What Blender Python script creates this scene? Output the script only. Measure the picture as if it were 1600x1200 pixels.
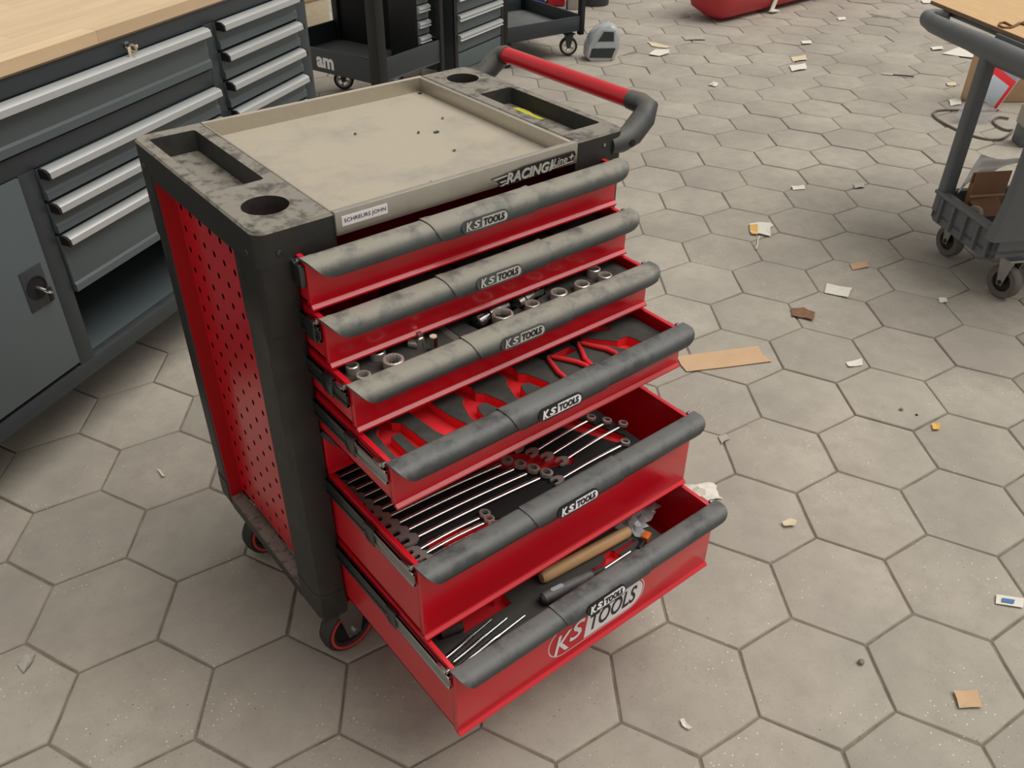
import bpy, bmesh, math, random
from mathutils import Vector, Matrix, Quaternion
from mathutils.geometry import tessellate_polygon
random.seed(7)
S = bpy.context.scene
for o in list(bpy.data.objects): bpy.data.objects.remove(o, do_unlink=True)
COL = S.collection
PI = math.pi

# ------------------------------------------------------------------ camera, sky, sun, exposure
CAM = Vector((-0.40028, -1.05547, 1.51392))
ROT = Matrix(((0.78147424, -0.62387129, 0.00908955),
              (-0.35860703, -0.46102482, -0.81170014),
              (0.51058692, 0.63106317, -0.58400365)))          # rows: right, down, forward
FPX = 1359.65
cd = bpy.data.cameras.new('camera'); cam = bpy.data.objects.new('camera', cd); COL.objects.link(cam)
r_, d_, f_ = ROT[0], ROT[1], ROT[2]
cam.matrix_world = Matrix(((r_[0], -d_[0], -f_[0], CAM[0]), (r_[1], -d_[1], -f_[1], CAM[1]),
                           (r_[2], -d_[2], -f_[2], CAM[2]), (0, 0, 0, 1)))
cd.sensor_width = 36; cd.lens = 36 * FPX / 1600; cd.clip_start = .05
S.camera = cam
w = bpy.data.worlds.new('overcast'); S.world = w; w.use_nodes = True
w.node_tree.nodes['Background'].inputs[0].default_value = (1.0, .975, .93, 1)
w.node_tree.nodes['Background'].inputs[1].default_value = .44
sl = bpy.data.lights.new('daylight', 'SUN'); sl.energy = 2.38; sl.angle = math.radians(48); sl.color = (1, .97, .92)
so = bpy.data.objects.new('daylight', sl); COL.objects.link(so); so.location = (1, -2, 4)
so.rotation_euler = Vector((-.42, .30, -1)).to_track_quat('-Z', 'Y').to_euler()
S.view_settings.view_transform = 'Standard'; S.view_settings.look = 'None'
S.view_settings.gamma = 1; S.view_settings.exposure = 0; S.view_settings.use_curve_mapping = False


def at(x, y, ax, val):
    """point of the plane (axis ax = val) that the photograph shows at pixel x, y"""
    d = ROT.transposed() @ Vector(((x - 800) / FPX, (y - 600) / FPX, 1))
    return CAM + d * ((val - CAM[ax]) / d[ax])


# ------------------------------------------------------------------ materials
def srgb(r, g, b):
    return tuple(((c / 255 / 12.92) if c / 255 < .04045 else ((c / 255 + .055) / 1.055) ** 2.4) for c in (r, g, b)) + (1,)


def mat(name, col, rough=.5, metal=0., var=.12, scale=30., bump=0., coat=0., dust=None, dust_amt=0., dust_scale=14.,
        spec=.5, rand=0., trans=0., alpha=1., patch=None, patch_amt=0., patch_scale=9., stretch=None):
    m = bpy.data.materials.new(name); m.use_nodes = True
    n, l = m.node_tree.nodes, m.node_tree.links
    b = n['Principled BSDF']
    b.inputs['Roughness'].default_value = rough; b.inputs['Metallic'].default_value = metal
    b.inputs['Specular IOR Level'].default_value = spec
    b.inputs['Coat Weight'].default_value = coat; b.inputs['Coat Roughness'].default_value = .12
    b.inputs['Transmission Weight'].default_value = trans; b.inputs['Alpha'].default_value = alpha
    geo = n.new('ShaderNodeNewGeometry')
    tc = n.new('ShaderNodeTexCoord')
    mp = n.new('ShaderNodeMapping'); l.new(geo.outputs['Position'], mp.inputs[0])
    if stretch:
        l.new(tc.outputs['Object'], mp.inputs[0]); mp.inputs['Scale'].default_value = stretch
    ns = n.new('ShaderNodeTexNoise'); ns.inputs['Scale'].default_value = scale; ns.inputs['Detail'].default_value = 5
    l.new(mp.outputs[0], ns.inputs['Vector'])
    mx = n.new('ShaderNodeMix'); mx.data_type = 'RGBA'
    dk = tuple(max(0, c * (1 - var * 1.6)) for c in col[:3]) + (1,); lt = tuple(min(1, c * (1 + var * 1.6)) for c in col[:3]) + (1,)
    mx.inputs[6].default_value = dk; mx.inputs[7].default_value = lt
    l.new(ns.outputs['Fac'], mx.inputs[0]); out = mx.outputs[2]
    if rand:
        oi = n.new('ShaderNodeObjectInfo'); hv = n.new('ShaderNodeHueSaturation')
        mr = n.new('ShaderNodeMapRange'); mr.inputs[3].default_value = 1 - rand; mr.inputs[4].default_value = 1 + rand
        ad = n.new('ShaderNodeMath'); ad.operation = 'ADD'; fr = n.new('ShaderNodeMath'); fr.operation = 'FRACT'
        l.new(oi.outputs['Random'], ad.inputs[0]); l.new(geo.outputs['Random Per Island'], ad.inputs[1]); l.new(ad.outputs[0], fr.inputs[0])
        l.new(fr.outputs[0], mr.inputs[0]); l.new(mr.outputs[0], hv.inputs['Value']); l.new(out, hv.inputs['Color']); out = hv.outputs[0]
    if patch:
        pn = n.new('ShaderNodeTexNoise'); pn.inputs['Scale'].default_value = patch_scale; pn.inputs['Detail'].default_value = 3
        l.new(geo.outputs['Position'], pn.inputs['Vector'])
        pr = n.new('ShaderNodeMapRange'); pr.inputs[1].default_value = .52; pr.inputs[2].default_value = .60; pr.inputs[4].default_value = patch_amt
        l.new(pn.outputs['Fac'], pr.inputs[0])
        pm = n.new('ShaderNodeMix'); pm.data_type = 'RGBA'; pm.inputs[7].default_value = patch
        l.new(pr.outputs[0], pm.inputs[0]); l.new(out, pm.inputs[6]); out = pm.outputs[2]
    if dust:                                                     # dust that has settled on what faces up
        sx = n.new('ShaderNodeSeparateXYZ'); l.new(geo.outputs['Normal'], sx.inputs[0])
        zr = n.new('ShaderNodeMapRange'); zr.inputs[1].default_value = -.1; zr.inputs[2].default_value = .95; zr.interpolation_type = 'SMOOTHSTEP'
        l.new(sx.outputs['Z'], zr.inputs[0])
        dn = n.new('ShaderNodeTexNoise'); dn.inputs['Scale'].default_value = dust_scale; dn.inputs['Detail'].default_value = 6; dn.inputs['Roughness'].default_value = .65
        l.new(geo.outputs['Position'], dn.inputs['Vector'])
        dr = n.new('ShaderNodeMapRange'); dr.inputs[1].default_value = .36; dr.inputs[2].default_value = .52; dr.inputs[3].default_value = .28 * dust_amt; dr.inputs[4].default_value = dust_amt
        l.new(dn.outputs['Fac'], dr.inputs[0])
        mu = n.new('ShaderNodeMath'); mu.operation = 'MULTIPLY'; l.new(zr.outputs[0], mu.inputs[0]); l.new(dr.outputs[0], mu.inputs[1])
        dm = n.new('ShaderNodeMix'); dm.data_type = 'RGBA'; dm.inputs[7].default_value = dust
        l.new(mu.outputs[0], dm.inputs[0]); l.new(out, dm.inputs[6]); out = dm.outputs[2]
        rm = n.new('ShaderNodeMix'); rm.inputs[2].default_value = rough; rm.inputs[3].default_value = .85
        l.new(mu.outputs[0], rm.inputs[0]); l.new(rm.outputs[0], b.inputs['Roughness'])
    l.new(out, b.inputs['Base Color'])
    if bump:
        bn = n.new('ShaderNodeTexNoise'); bn.inputs['Scale'].default_value = scale * 6; bn.inputs['Detail'].default_value = 4
        l.new(mp.outputs[0], bn.inputs['Vector'])
        bp = n.new('ShaderNodeBump'); bp.inputs['Strength'].default_value = bump; bp.inputs['Distance'].default_value = .002
        l.new(bn.outputs['Fac'], bp.inputs['Height']); l.new(bp.outputs[0], b.inputs['Normal'])
    return m


DUST = srgb(178, 170, 156)
M = {}
M['red'] = mat('red_paint', srgb(208, 14, 33), .33, var=.05, coat=.35, scale=4)
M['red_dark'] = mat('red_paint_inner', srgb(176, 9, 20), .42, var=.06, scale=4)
M['red_foam'] = mat('red_foam', srgb(228, 38, 46), .75, var=.06)
M['black'] = mat('black_plastic', srgb(35, 33, 31), .5, var=.2, scale=22, bump=.12, dust=DUST, dust_amt=.12, patch=srgb(60, 57, 53), patch_amt=.25, patch_scale=14)
M['blacktop'] = mat('dusty_black_plastic', srgb(36, 35, 32), .55, var=.2, scale=25, bump=.12, dust=srgb(170, 162, 148), dust_amt=.62, dust_scale=38)
M['hdl_dusty'] = mat('dusty_handle_plastic', srgb(74, 78, 78), .5, var=.1, dust=srgb(164, 158, 144), dust_amt=.78, dust_scale=16, patch=srgb(60, 64, 68), patch_amt=.5, patch_scale=16)
M['hdl'] = mat('handle_plastic', srgb(54, 56, 57), .42, var=.1, dust=srgb(146, 146, 142), dust_amt=.42, dust_scale=20)
M['arm'] = mat('handle_arm_plastic', srgb(58, 60, 61), .45, var=.1, bump=.08, dust=srgb(128, 124, 112), dust_amt=.45)
M['grip'] = mat('red_grip', srgb(205, 14, 30), .3, var=.06, coat=.3)
M['steel'] = mat('brushed_steel', srgb(190, 184, 172), .36, .8, var=.06, scale=60, dust=srgb(196, 186, 166), dust_amt=.3)
M['dirty_steel'] = mat('dusty_steel', srgb(176, 168, 154), .55, .4, var=.12, scale=40, dust=srgb(192, 182, 163), dust_amt=.93, dust_scale=6, bump=.2, patch=srgb(160, 152, 142), patch_amt=.5, patch_scale=11)
M['chrome'] = mat('chrome', srgb(222, 219, 212), .22, .92, var=.03)
M['satin'] = mat('satin_chrome', srgb(206, 200, 190), .30, .62, var=.04)
M['zinc'] = mat('zinc_plated_steel', srgb(176, 178, 176), .24, 1., var=.06)
M['darksteel'] = mat('dark_slide_steel', srgb(88, 90, 88), .3, .9, var=.1)
M['foam'] = mat('black_foam', srgb(47, 47, 45), .8, var=.15, scale=60, bump=.15, dust=srgb(104, 100, 92), dust_amt=.3)
M['foam2'] = mat('oily_black_foam', srgb(26, 25, 25), .7, var=.15, scale=60, bump=.1)
M['rubber'] = mat('black_rubber', srgb(42, 40, 38), .7, var=.15, dust=srgb(120, 112, 100), dust_amt=.3)
M['greyrubber'] = mat('grey_rubber', srgb(104, 98, 90), .7, var=.15)
M['hub'] = mat('dark_hub', srgb(24, 23, 22), .5, var=.1)
M['ring'] = mat('red_ring', srgb(205, 66, 58), .5, var=.08)
M['white'] = mat('white_print', srgb(232, 226, 228), .5, var=.02)
M['ink'] = mat('black_print', srgb(24, 22, 22), .5, var=.02)
M['silverprint'] = mat('silver_print', srgb(190, 186, 176), .4, .3, var=.1, scale=90)
M['logored'] = mat('red_print', srgb(196, 18, 34), .4, var=.03)
M['frame'] = mat('anthracite_paint', srgb(52, 58, 61), .45, var=.04, dust=srgb(110, 108, 100), dust_amt=.12)
M['front'] = mat('grey_blue_paint', srgb(87, 97, 99), .45, var=.03, scale=5)
M['alu'] = mat('aluminium', srgb(196, 198, 196), .42, .55, var=.03, scale=50)
M['stave'] = mat('beech_stave', srgb(216, 188, 150), .5, var=.10, scale=9, rand=.07, stretch=(.5, 6, 6))
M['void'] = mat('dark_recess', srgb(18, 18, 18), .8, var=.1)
M['cartgrey'] = mat('grey_structural_plastic', srgb(100, 104, 107), .5, var=.08, bump=.1, dust=srgb(150, 146, 138), dust_amt=.3)
M['ply'] = mat('plywood', srgb(212, 174, 124), .6, var=.12, scale=14, stretch=(1, 7, 7))
M['plyedge'] = mat('plywood_edge', srgb(128, 104, 84), .7, var=.25, scale=60)
M['cardboard'] = mat('cardboard', srgb(200, 166, 130), .8, var=.08, scale=20)
M['cardbrown'] = mat('brown_cardboard', srgb(152, 112, 84), .8, var=.08, scale=20)
M['paper'] = mat('white_paper', srgb(224, 219, 206), .8, var=.06, scale=60)
M['cream'] = mat('cream_paper', srgb(214, 198, 168), .8, var=.12, scale=80)
M['greypaper'] = mat('grey_paper', srgb(172, 166, 154), .8, var=.1, scale=60)
M['orange'] = mat('orange_plastic', srgb(226, 108, 38), .4, var=.06)
M['yellow'] = mat('yellow_foil', srgb(214, 208, 60), .4, var=.2, scale=120)
M['yprint'] = mat('orange_print', srgb(226, 176, 92), .6, var=.1)
M['leaf'] = mat('brown_scrap', srgb(128, 92, 68), .8, var=.35, scale=70)
M['wood'] = mat('hammer_wood', srgb(222, 180, 128), .5, var=.22, scale=10, stretch=(1, 8, 8))
M['bumper'] = mat('matte_red_plastic', srgb(184, 50, 56), .5, var=.06)
M['silver'] = mat('silver_paint', srgb(190, 194, 196), .3, .35, var=.05)
M['glass'] = mat('dark_glossy_panel', srgb(58, 64, 68), .12, .2, var=.1)
M['palepanel'] = mat('pale_panel', srgb(188, 196, 204), .3, .2, var=.05)
M['cable'] = mat('grey_cable', srgb(112, 104, 94), .6, var=.1)
M['blue'] = mat('blue_plastic', srgb(28, 52, 130), .5, var=.08)
M['bluepr'] = mat('blue_print', srgb(70, 110, 170), .5, var=.08)
M['purple'] = mat('blue_blister', srgb(62, 70, 150), .35, var=.2)
M['clear'] = mat('clear_plastic_film', srgb(225, 228, 230), .12, var=.03, trans=0, alpha=.38, spec=.8)
M['milky'] = mat('milky_plastic_sheet', srgb(232, 228, 220), .35, var=.12, scale=30)
M['pebble'] = mat('pebble', srgb(130, 126, 116), .8, var=.2)
M['sand'] = mat('joint_sand', srgb(126, 117, 103), .95, var=.4, scale=26, bump=.3)


def slab_material():
    m = bpy.data.materials.new('concrete_slab'); m.use_nodes = True
    n, l = m.node_tree.nodes, m.node_tree.links; b = n['Principled BSDF']
    b.inputs['Roughness'].default_value = .82; b.inputs['Specular IOR Level'].default_value = .35
    geo = n.new('ShaderNodeNewGeometry'); P = geo.outputs['Position']

    def noise(sc, det=5, ro=.55):
        x = n.new('ShaderNodeTexNoise'); x.inputs['Scale'].default_value = sc; x.inputs['Detail'].default_value = det; x.inputs['Roughness'].default_value = ro
        l.new(P, x.inputs['Vector']); return x.outputs['Fac']

    def ramp(v, a, bb, lo=0., hi=1.):
        x = n.new('ShaderNodeMapRange'); x.inputs[1].default_value = a; x.inputs[2].default_value = bb; x.inputs[3].default_value = lo; x.inputs[4].default_value = hi
        l.new(v, x.inputs[0]); return x.outputs[0]

    def mixc(f, a, c):
        x = n.new('ShaderNodeMix'); x.data_type = 'RGBA'; l.new(f, x.inputs[0])
        if isinstance(a, tuple): x.inputs[6].default_value = a
        else: l.new(a, x.inputs[6])
        x.inputs[7].default_value = c; return x.outputs[2]
    base = mixc(ramp(noise(2.2), .35, .65), srgb(158, 151, 140), srgb(177, 169, 155))
    base = mixc(ramp(noise(14, 6, .65), .42, .72, 0, .5), base, srgb(146, 138, 128))
    base = mixc(ramp(noise(7, 4), .62, .72, 0, .35), base, srgb(184, 176, 160))
    base = mixc(ramp(noise(160, 3), .6, .8, 0, .5), base, srgb(122, 116, 106))
    # white and dark specks
    for sc, thr, colr, msk in ((110, .19, srgb(224, 220, 208), .50), (55, .12, srgb(232, 228, 218), .56), (34, .075, srgb(230, 226, 216), .58), (60, .09, srgb(92, 86, 78), .5)):
        v = n.new('ShaderNodeTexVoronoi'); v.inputs['Scale'].default_value = sc; l.new(P, v.inputs['Vector'])
        f = ramp(v.outputs['Distance'], thr, thr * .7)
        sep = n.new('ShaderNodeSeparateColor'); l.new(v.outputs['Color'], sep.inputs[0])
        pick = ramp(sep.outputs[0], .70, .72); mk = ramp(noise(3.1 + sc * .01), msk, msk + .08)
        q = n.new('ShaderNodeMath'); q.operation = 'MULTIPLY'; l.new(f, q.inputs[0]); l.new(pick, q.inputs[1])
        q2 = n.new('ShaderNodeMath'); q2.operation = 'MULTIPLY'; l.new(q.outputs[0], q2.inputs[0]); l.new(mk, q2.inputs[1])
        base = mixc(q2.outputs[0], base, colr)
    oi = n.new('ShaderNodeObjectInfo'); ad = n.new('ShaderNodeMath'); ad.operation = 'ADD'; fr = n.new('ShaderNodeMath'); fr.operation = 'FRACT'
    l.new(oi.outputs['Random'], ad.inputs[0]); l.new(geo.outputs['Random Per Island'], ad.inputs[1]); l.new(ad.outputs[0], fr.inputs[0])
    hv = n.new('ShaderNodeHueSaturation'); l.new(base, hv.inputs['Color']); l.new(ramp(fr.outputs[0], 0, 1, .95, 1.06), hv.inputs['Value'])
    l.new(hv.outputs[0], b.inputs['Base Color'])
    bp = n.new('ShaderNodeBump'); bp.inputs['Strength'].default_value = .25; bp.inputs['Distance'].default_value = .003
    l.new(noise(70, 6, .7), bp.inputs['Height']); l.new(bp.outputs[0], b.inputs['Normal'])
    return m


M['slab'] = slab_material()


# ------------------------------------------------------------------ mesh helpers
class MB:
    def __init__(s): s.v = []; s.f = []

    def add(s, vs, fs):
        k = len(s.v); s.v += [Vector(p) for p in vs]; s.f += [[i + k for i in f] for f in fs]; return s

    def box(s, a, b, bev=0., seg=2):
        bm = bmesh.new(); bmesh.ops.create_cube(bm, size=1)
        for v in bm.verts: v.co = Vector([a[i] + (v.co[i] + .5) * (b[i] - a[i]) for i in range(3)])
        if bev: bmesh.ops.bevel(bm, geom=bm.edges[:], offset=bev, segments=seg, affect='EDGES', profile=.5)
        s.bm(bm); return s

    def bm(s, bm, mtx=None):
        bm.verts.index_update()
        s.add([(mtx @ v.co) if mtx else v.co.copy() for v in bm.verts], [[v.index for v in f.verts] for f in bm.faces]); bm.free()

    def prism(s, poly, ax, a, b):
        """poly in the other two axes (in xyz order), extruded along ax"""
        def P(p, t):
            q = list(p); q.insert(ax, t); return q
        n = len(poly); vs = [P(p, a) for p in poly] + [P(p, b) for p in poly]
        fs = [list(range(n))[::-1], list(range(n, 2 * n))] + [[i, (i + 1) % n, n + (i + 1) % n, n + i] for i in range(n)]
        return s.add(vs, fs)

    def loft(s, rings, cap=True, close=True):
        n = len(rings[0]); vs = [p for r in rings for p in r]; fs = []
        for i in range(len(rings) - 1):
            for j in range(n if close else n - 1):
                a, b = i * n + j, i * n + (j + 1) % n; fs.append([a, b, b + n, a + n])
        if cap: fs += [list(range(n))[::-1], [len(vs) - n + j for j in range(n)]]
        return s.add(vs, fs)

    def tube(s, pts, r, seg=10, flat=1., up=None):
        pts = [Vector(p) for p in pts]; rs = r if isinstance(r, (list, tuple)) else [r] * len(pts)
        rings = []; N = None
        for i, p in enumerate(pts):
            t = (pts[min(i + 1, len(pts) - 1)] - pts[max(i - 1, 0)]).normalized()
            if N is None:
                u = Vector(up) if up else (Vector((0, 0, 1)) if abs(t.z) < .9 else Vector((1, 0, 0)))
                N = (u - t * u.dot(t)).normalized()
            else: N = (N - t * N.dot(t)).normalized()
            B = t.cross(N)
            rings.append([p + N * (rs[i] * math.cos(2 * PI * k / seg)) + B * (rs[i] * flat * math.sin(2 * PI * k / seg)) for k in range(seg)])
        return s.loft(rings)

    def cyl(s, a, b, r, r2=None, seg=20): return s.tube([a, b], [r, r2 if r2 is not None else r], seg)

    def lathe(s, prof, o, axis, seg=24, closed=True):
        axis = Vector(axis).normalized(); u = axis.orthogonal().normalized(); v = axis.cross(u); o = Vector(o)
        rings = [[o + axis * h + (u * math.cos(2 * PI * k / seg) + v * math.sin(2 * PI * k / seg)) * r for k in range(seg)] for r, h in prof]
        if closed: rings.append(rings[0])
        return s.loft(rings, cap=not closed)

    def plate(s, outer, holes, z0, z1):
        loops = [outer] + holes; flat = [p for L in loops for p in L]
        tris = tessellate_polygon([[Vector((p[0], p[1], 0)) for p in L] for L in loops]); n = len(flat)
        vs = [(p[0], p[1], z1) for p in flat] + [(p[0], p[1], z0) for p in flat]
        fs = [list(t) for t in tris] + [[i + n for i in t][::-1] for t in tris]; k = 0
        for L in loops:
            m = len(L); fs += [[k + i, k + (i + 1) % m, n + k + (i + 1) % m, n + k + i] for i in range(m)]; k += m
        return s.add(vs, fs)

    def xf(s, m): s.v = [m @ p for p in s.v]; return s

    def mesh(s, name, m, sharp=35):
        me = bpy.data.meshes.new(name); me.from_pydata([tuple(p) for p in s.v], [], s.f)
        bm = bmesh.new(); bm.from_mesh(me); bmesh.ops.recalc_face_normals(bm, faces=bm.faces[:]); bm.to_mesh(me); bm.free()
        me.polygons.foreach_set('use_smooth', [True] * len(me.polygons)); me.set_sharp_from_angle(angle=math.radians(sharp))
        me.materials.append(M[m]); me.update(); return me


def obj(name, mb, m, parent=None, sharp=35):
    me = mb.mesh(name, m, sharp) if isinstance(mb, MB) else mb
    o = bpy.data.objects.new(name, me); COL.objects.link(o)
    if parent: o.parent = parent
    return o


def tag(o, label, cat, group=None):
    o['label'] = label; o['category'] = cat
    if group: o['group'] = group
    return o


def thing(name, label, cat, loc=(0, 0, 0), rz=0, group=None):
    o = bpy.data.objects.new(name, None); COL.objects.link(o); o.empty_display_size = .05
    o.location = loc; o.rotation_euler = (0, 0, rz); return tag(o, label, cat, group)


def copy_tree(o, parent=None):
    c = o.copy(); COL.objects.link(c)
    if parent: c.parent = parent
    for ch in list(o.children): copy_tree(ch, c)
    return c


def rot_box(cx, cy, w, d, a):
    c, s_ = math.cos(a), math.sin(a)
    return [(cx + x * c - y * s_, cy + x * s_ + y * c) for x, y in ((-w / 2, -d / 2), (w / 2, -d / 2), (w / 2, d / 2), (-w / 2, d / 2))]


def rrect(x0, y0, x1, y1, r, n=5, corners=(1, 1, 1, 1)):
    out = []
    for (cx, cy, a0, k) in ((x0 + r, y0 + r, PI, 0), (x1 - r, y0 + r, 1.5 * PI, 1), (x1 - r, y1 - r, 0, 2), (x0 + r, y1 - r, .5 * PI, 3)):
        if corners[k]: out += [(cx + r * math.cos(a0 + .5 * PI * i / n), cy + r * math.sin(a0 + .5 * PI * i / n)) for i in range(n + 1)]
        else: out.append(((x0, x1)[k in (1, 2)], (y0, y1)[k in (2, 3)]))
    return out


def circle(cx, cy, r, n=32): return [(cx + r * math.cos(2 * PI * i / n), cy + r * math.sin(2 * PI * i / n)) for i in range(n)]


def text_mb(body, frame, width, height, thick=.0006, shear=.0, bold=0.):
    """lettering as solid geometry; frame = (origin at lower left, right, up, normal)"""
    cu = bpy.data.curves.new('lettering', 'FONT'); cu.body = body; cu.size = 1; cu.extrude = .5; cu.shear = shear; cu.offset = bold; cu.resolution_u = 3
    ob = bpy.data.objects.new('lettering', cu); COL.objects.link(ob); bpy.context.view_layer.update()
    me = bpy.data.meshes.new_from_object(ob.evaluated_get(bpy.context.evaluated_depsgraph_get()))
    bpy.data.objects.remove(ob, do_unlink=True); bpy.data.curves.remove(cu)
    xs = [v.co.x for v in me.vertices]; ys = [v.co.y for v in me.vertices]
    x0, x1, y0, y1 = min(xs), max(xs), min(ys), max(ys); o, ux, uy, n = [Vector(p) for p in frame]
    mb = MB(); mb.add([o + ux * ((v.co.x - x0) / (x1 - x0) * width) + uy * ((v.co.y - y0) / (y1 - y0) * height) + n * ((v.co.z + .5) * thick) for v in me.vertices],
                      [list(p.vertices) for p in me.polygons]); bpy.data.meshes.remove(me); return mb


# ------------------------------------------------------------------ floor: hexagonal concrete slabs
HS = 0.156997; HO = Vector((1.01755, -.48791, 0)); HA = -math.radians(35.81532)
hc, hsn = math.cos(HA), math.sin(HA)
def hexpos(i, j):
    u, v = (i + j / 2) * 3 ** .5 * HS, 1.5 * j * HS
    return Vector((HO.x + hc * u - hsn * v, HO.y + hsn * u + hc * v, 0))
fl = obj('floor', MB().box((-3.5, -3.5, -.10), (10, 10, -.0062)), 'sand'); fl['kind'] = 'structure'
def hex_mb(seed):
    rr = random.Random(seed); mb = MB(); rings = []
    for ins, z in ((.0022, -.045), (.0022, -.0042), (.0042, -.0012), (.0085, 0.0)):
        ring = []
        for k in range(6):
            for q in range(3):                          # edges a little ragged
                a0, a1 = PI / 2 + k * PI / 3, PI / 2 + (k + 1) * PI / 3; R_ = HS - ins * 1.1547
                p = Vector((math.cos(a0), math.sin(a0), 0)).lerp(Vector((math.cos(a1), math.sin(a1), 0)), q / 3) * R_
                ring.append(p + Vector((0, 0, z)))
        rings.append(ring)
    for k in range(18):
        dx = rr.uniform(-.0012, .0008); n = Vector((rings[3][k].x, rings[3][k].y, 0)).normalized()
        for j in (1, 2, 3): rings[j][k] = rings[j][k] + n * dx
    return mb.loft(rings)
slabs = [hex_mb(i).mesh('hexagonal_paver', 'slab', 25) for i in range(6)]
cells = []
for i in range(-40, 60):
    for j in range(-30, 60):
        p = hexpos(i, j); q = ROT @ (p - CAM)
        if q.z < .3: continue
        u, v = 800 + FPX * q.x / q.z, 600 + FPX * q.y / q.z
        mrg = 260 * 2.2 / q.z
        if -mrg < u < 1600 + mrg and -mrg * .6 < v < 1200 + mrg: cells.append((q.z, i, j, p, -30 < u < 1630 and -20 < v < 1240))
        elif -1.5 < p.x < 8 and -2.6 < p.y < 8 and q.z < 9: cells.append((q.z + 50, i, j, p, False))
cells.sort(key=lambda c: (not c[4], c[0]))
rest = MB()
for n_, (d, i, j, p, vis) in enumerate(cells):
    rr = random.Random(i * 977 + j * 131)
    far = max(0, min(1, (d - 3) / 3))
    e = Matrix.Rotation(HA, 4, 'Z') @ Matrix.Rotation(rr.randrange(6) * PI / 3, 4, 'Z')
    tilt = Matrix.Rotation(rr.gauss(0, .0035 + .007 * far), 4, 'X') @ Matrix.Rotation(rr.gauss(0, .0035 + .007 * far), 4, 'Y')
    mtx = Matrix.Translation(p + Vector((0, 0, rr.uniform(-.0022, -.0001) - .003 * far * rr.random()))) @ tilt @ e
    if vis and n_ < 300:
        o = obj('hexagonal_paver', slabs[rr.randrange(6)], None, fl); o.matrix_local = mtx
    else:
        mb = hex_mb(0) if False else None
        rest.add([mtx @ v.co for v in slabs[0].vertices], [list(f.vertices) for f in slabs[0].polygons])
ro = obj('hexagonal_pavers', rest, 'slab', fl, 25); ro['kind'] = 'stuff'

# ------------------------------------------------------------------ the red tool trolley (its front left corner is the origin)
W, D, H = .705, .475, .985
T = thing('tool_trolley', 'red and black tool trolley with its drawers pulled open in steps', 'tool trolley')
# corner posts
def post(mx_, my_):
    yb_ = .068 if my_ else .090
    base = [(.046, yb_), (.004, yb_), (0, yb_ - .006), (0, .022), (.006, .007), (.022, 0), (.052, 0), (.0545, .004), (.0545, .03), (.046, .03)]
    P = lambda q: ((W - q[0]) if mx_ else q[0], (D - q[1]) if my_ else q[1])
    mb = MB(); z0 = .197
    bo = [(q[0] - .0016 if q[0] < .03 else q[0], q[1] - .0016 if q[1] < .05 else q[1]) for q in base]
    rings = [[(*P(q), z) for q in bb_] for z, bb_ in ((z0, base), (.50, base), (.812, base), (.815, bo), (.936, bo))]
    mb.loft(rings)
    o = obj('corner_post', mb, 'black', T, 30)
    cap = MB(); b2 = [(q[0] - .0015 if q[0] < .03 else q[0] + .0005, q[1] - .0015 if q[1] < .05 else q[1]) for q in base]
    lo = [(q[0] * .9 + .004, q[1] * .9 + .004) for q in b2]
    cap.loft([[(*P(q), z) for q in r] for r, z in ((lo, .172), (b2, .186), (b2, .242))])
    obj('bumper_corner', cap, 'black', o, 30)
    return o
for a_ in (0, 1):
    for b_ in (0, 1):
        po = post(a_, b_)
# perforated side panels
def perforated(x):
    mb = MB(); y0, z0, pt = .0805, .2135, .0405; ny, nz = 8, 18
    for i in range(ny):
        for j in range(nz):
            a, b, c, d = y0 + i * pt, y0 + (i + 1) * pt, z0 + j * pt, min(z0 + (j + 1) * pt, .934)
            if j == nz - 1: mb.add([(x, a, c), (x, b, c), (x, b, d), (x, a, d)], [[0, 1, 2, 3]]); continue
            cy, cz = (a + b) / 2, c + pt / 2; out = [(x, a, c), (x, cy, c), (x, b, c), (x, b, cz), (x, b, d), (x, cy, d), (x, a, d), (x, a, cz)]
            inn = [(x, cy + .0052 * math.cos(t), cz + .0064 * math.sin(t)) for t in [(-.75 + .25 * k) * PI for k in range(8)]]
            mb.add(out + inn, [[k, (k + 1) % 8, 8 + (k + 1) % 8, 8 + k] for k in range(8)])
    return mb
sp = obj('side_panel', perforated(.028), 'red', T, 10); obj('side_panel', perforated(W - .028), 'red', T, 10)
body = MB().box((.0465, .392, .19), (.0475, .47, .936))
for x_ in (0, 1):
    X = (lambda v: W - v) if x_ else (lambda v: v)
    body.box((min(X(.001), X(.029)), .4045, .2), (max(X(.001), X(.029)), .4068, .935))
body.box((.047, .466, .19), (W - .047, .472, .94)).box((.047, .004, .188), (W - .047, .47, .196)).box((.047, .05, .932), (W - .047, .47, .94))
body.box((.0545, .012, .19), (.0565, .47, .935)).box((W - .0565, .012, .19), (W - .0545, .47, .935))
obj('body_shell', body, 'red_dark', T)
for xx in (.0475, W - .0485): obj('cavity_shade', MB().box((xx, .02, .197), (xx + .001, .46, .93)), 'void', T)  # added near-black sheets stand in for the cavity's shade behind the holes
for x_ in (0, 1):
    X = (lambda v: W - v) if x_ else (lambda v: v)
    lg = MB().box((min(X(.001), X(.028)), .085, .197), (max(X(.001), X(.028)), .406, .206), .002)
    lg.box((min(X(-.0005), X(.004)), .085, .176), (max(X(-.0005), X(.004)), .404, .206), .0015)
    obj('side_ledge', lg, 'blacktop', T)
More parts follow.
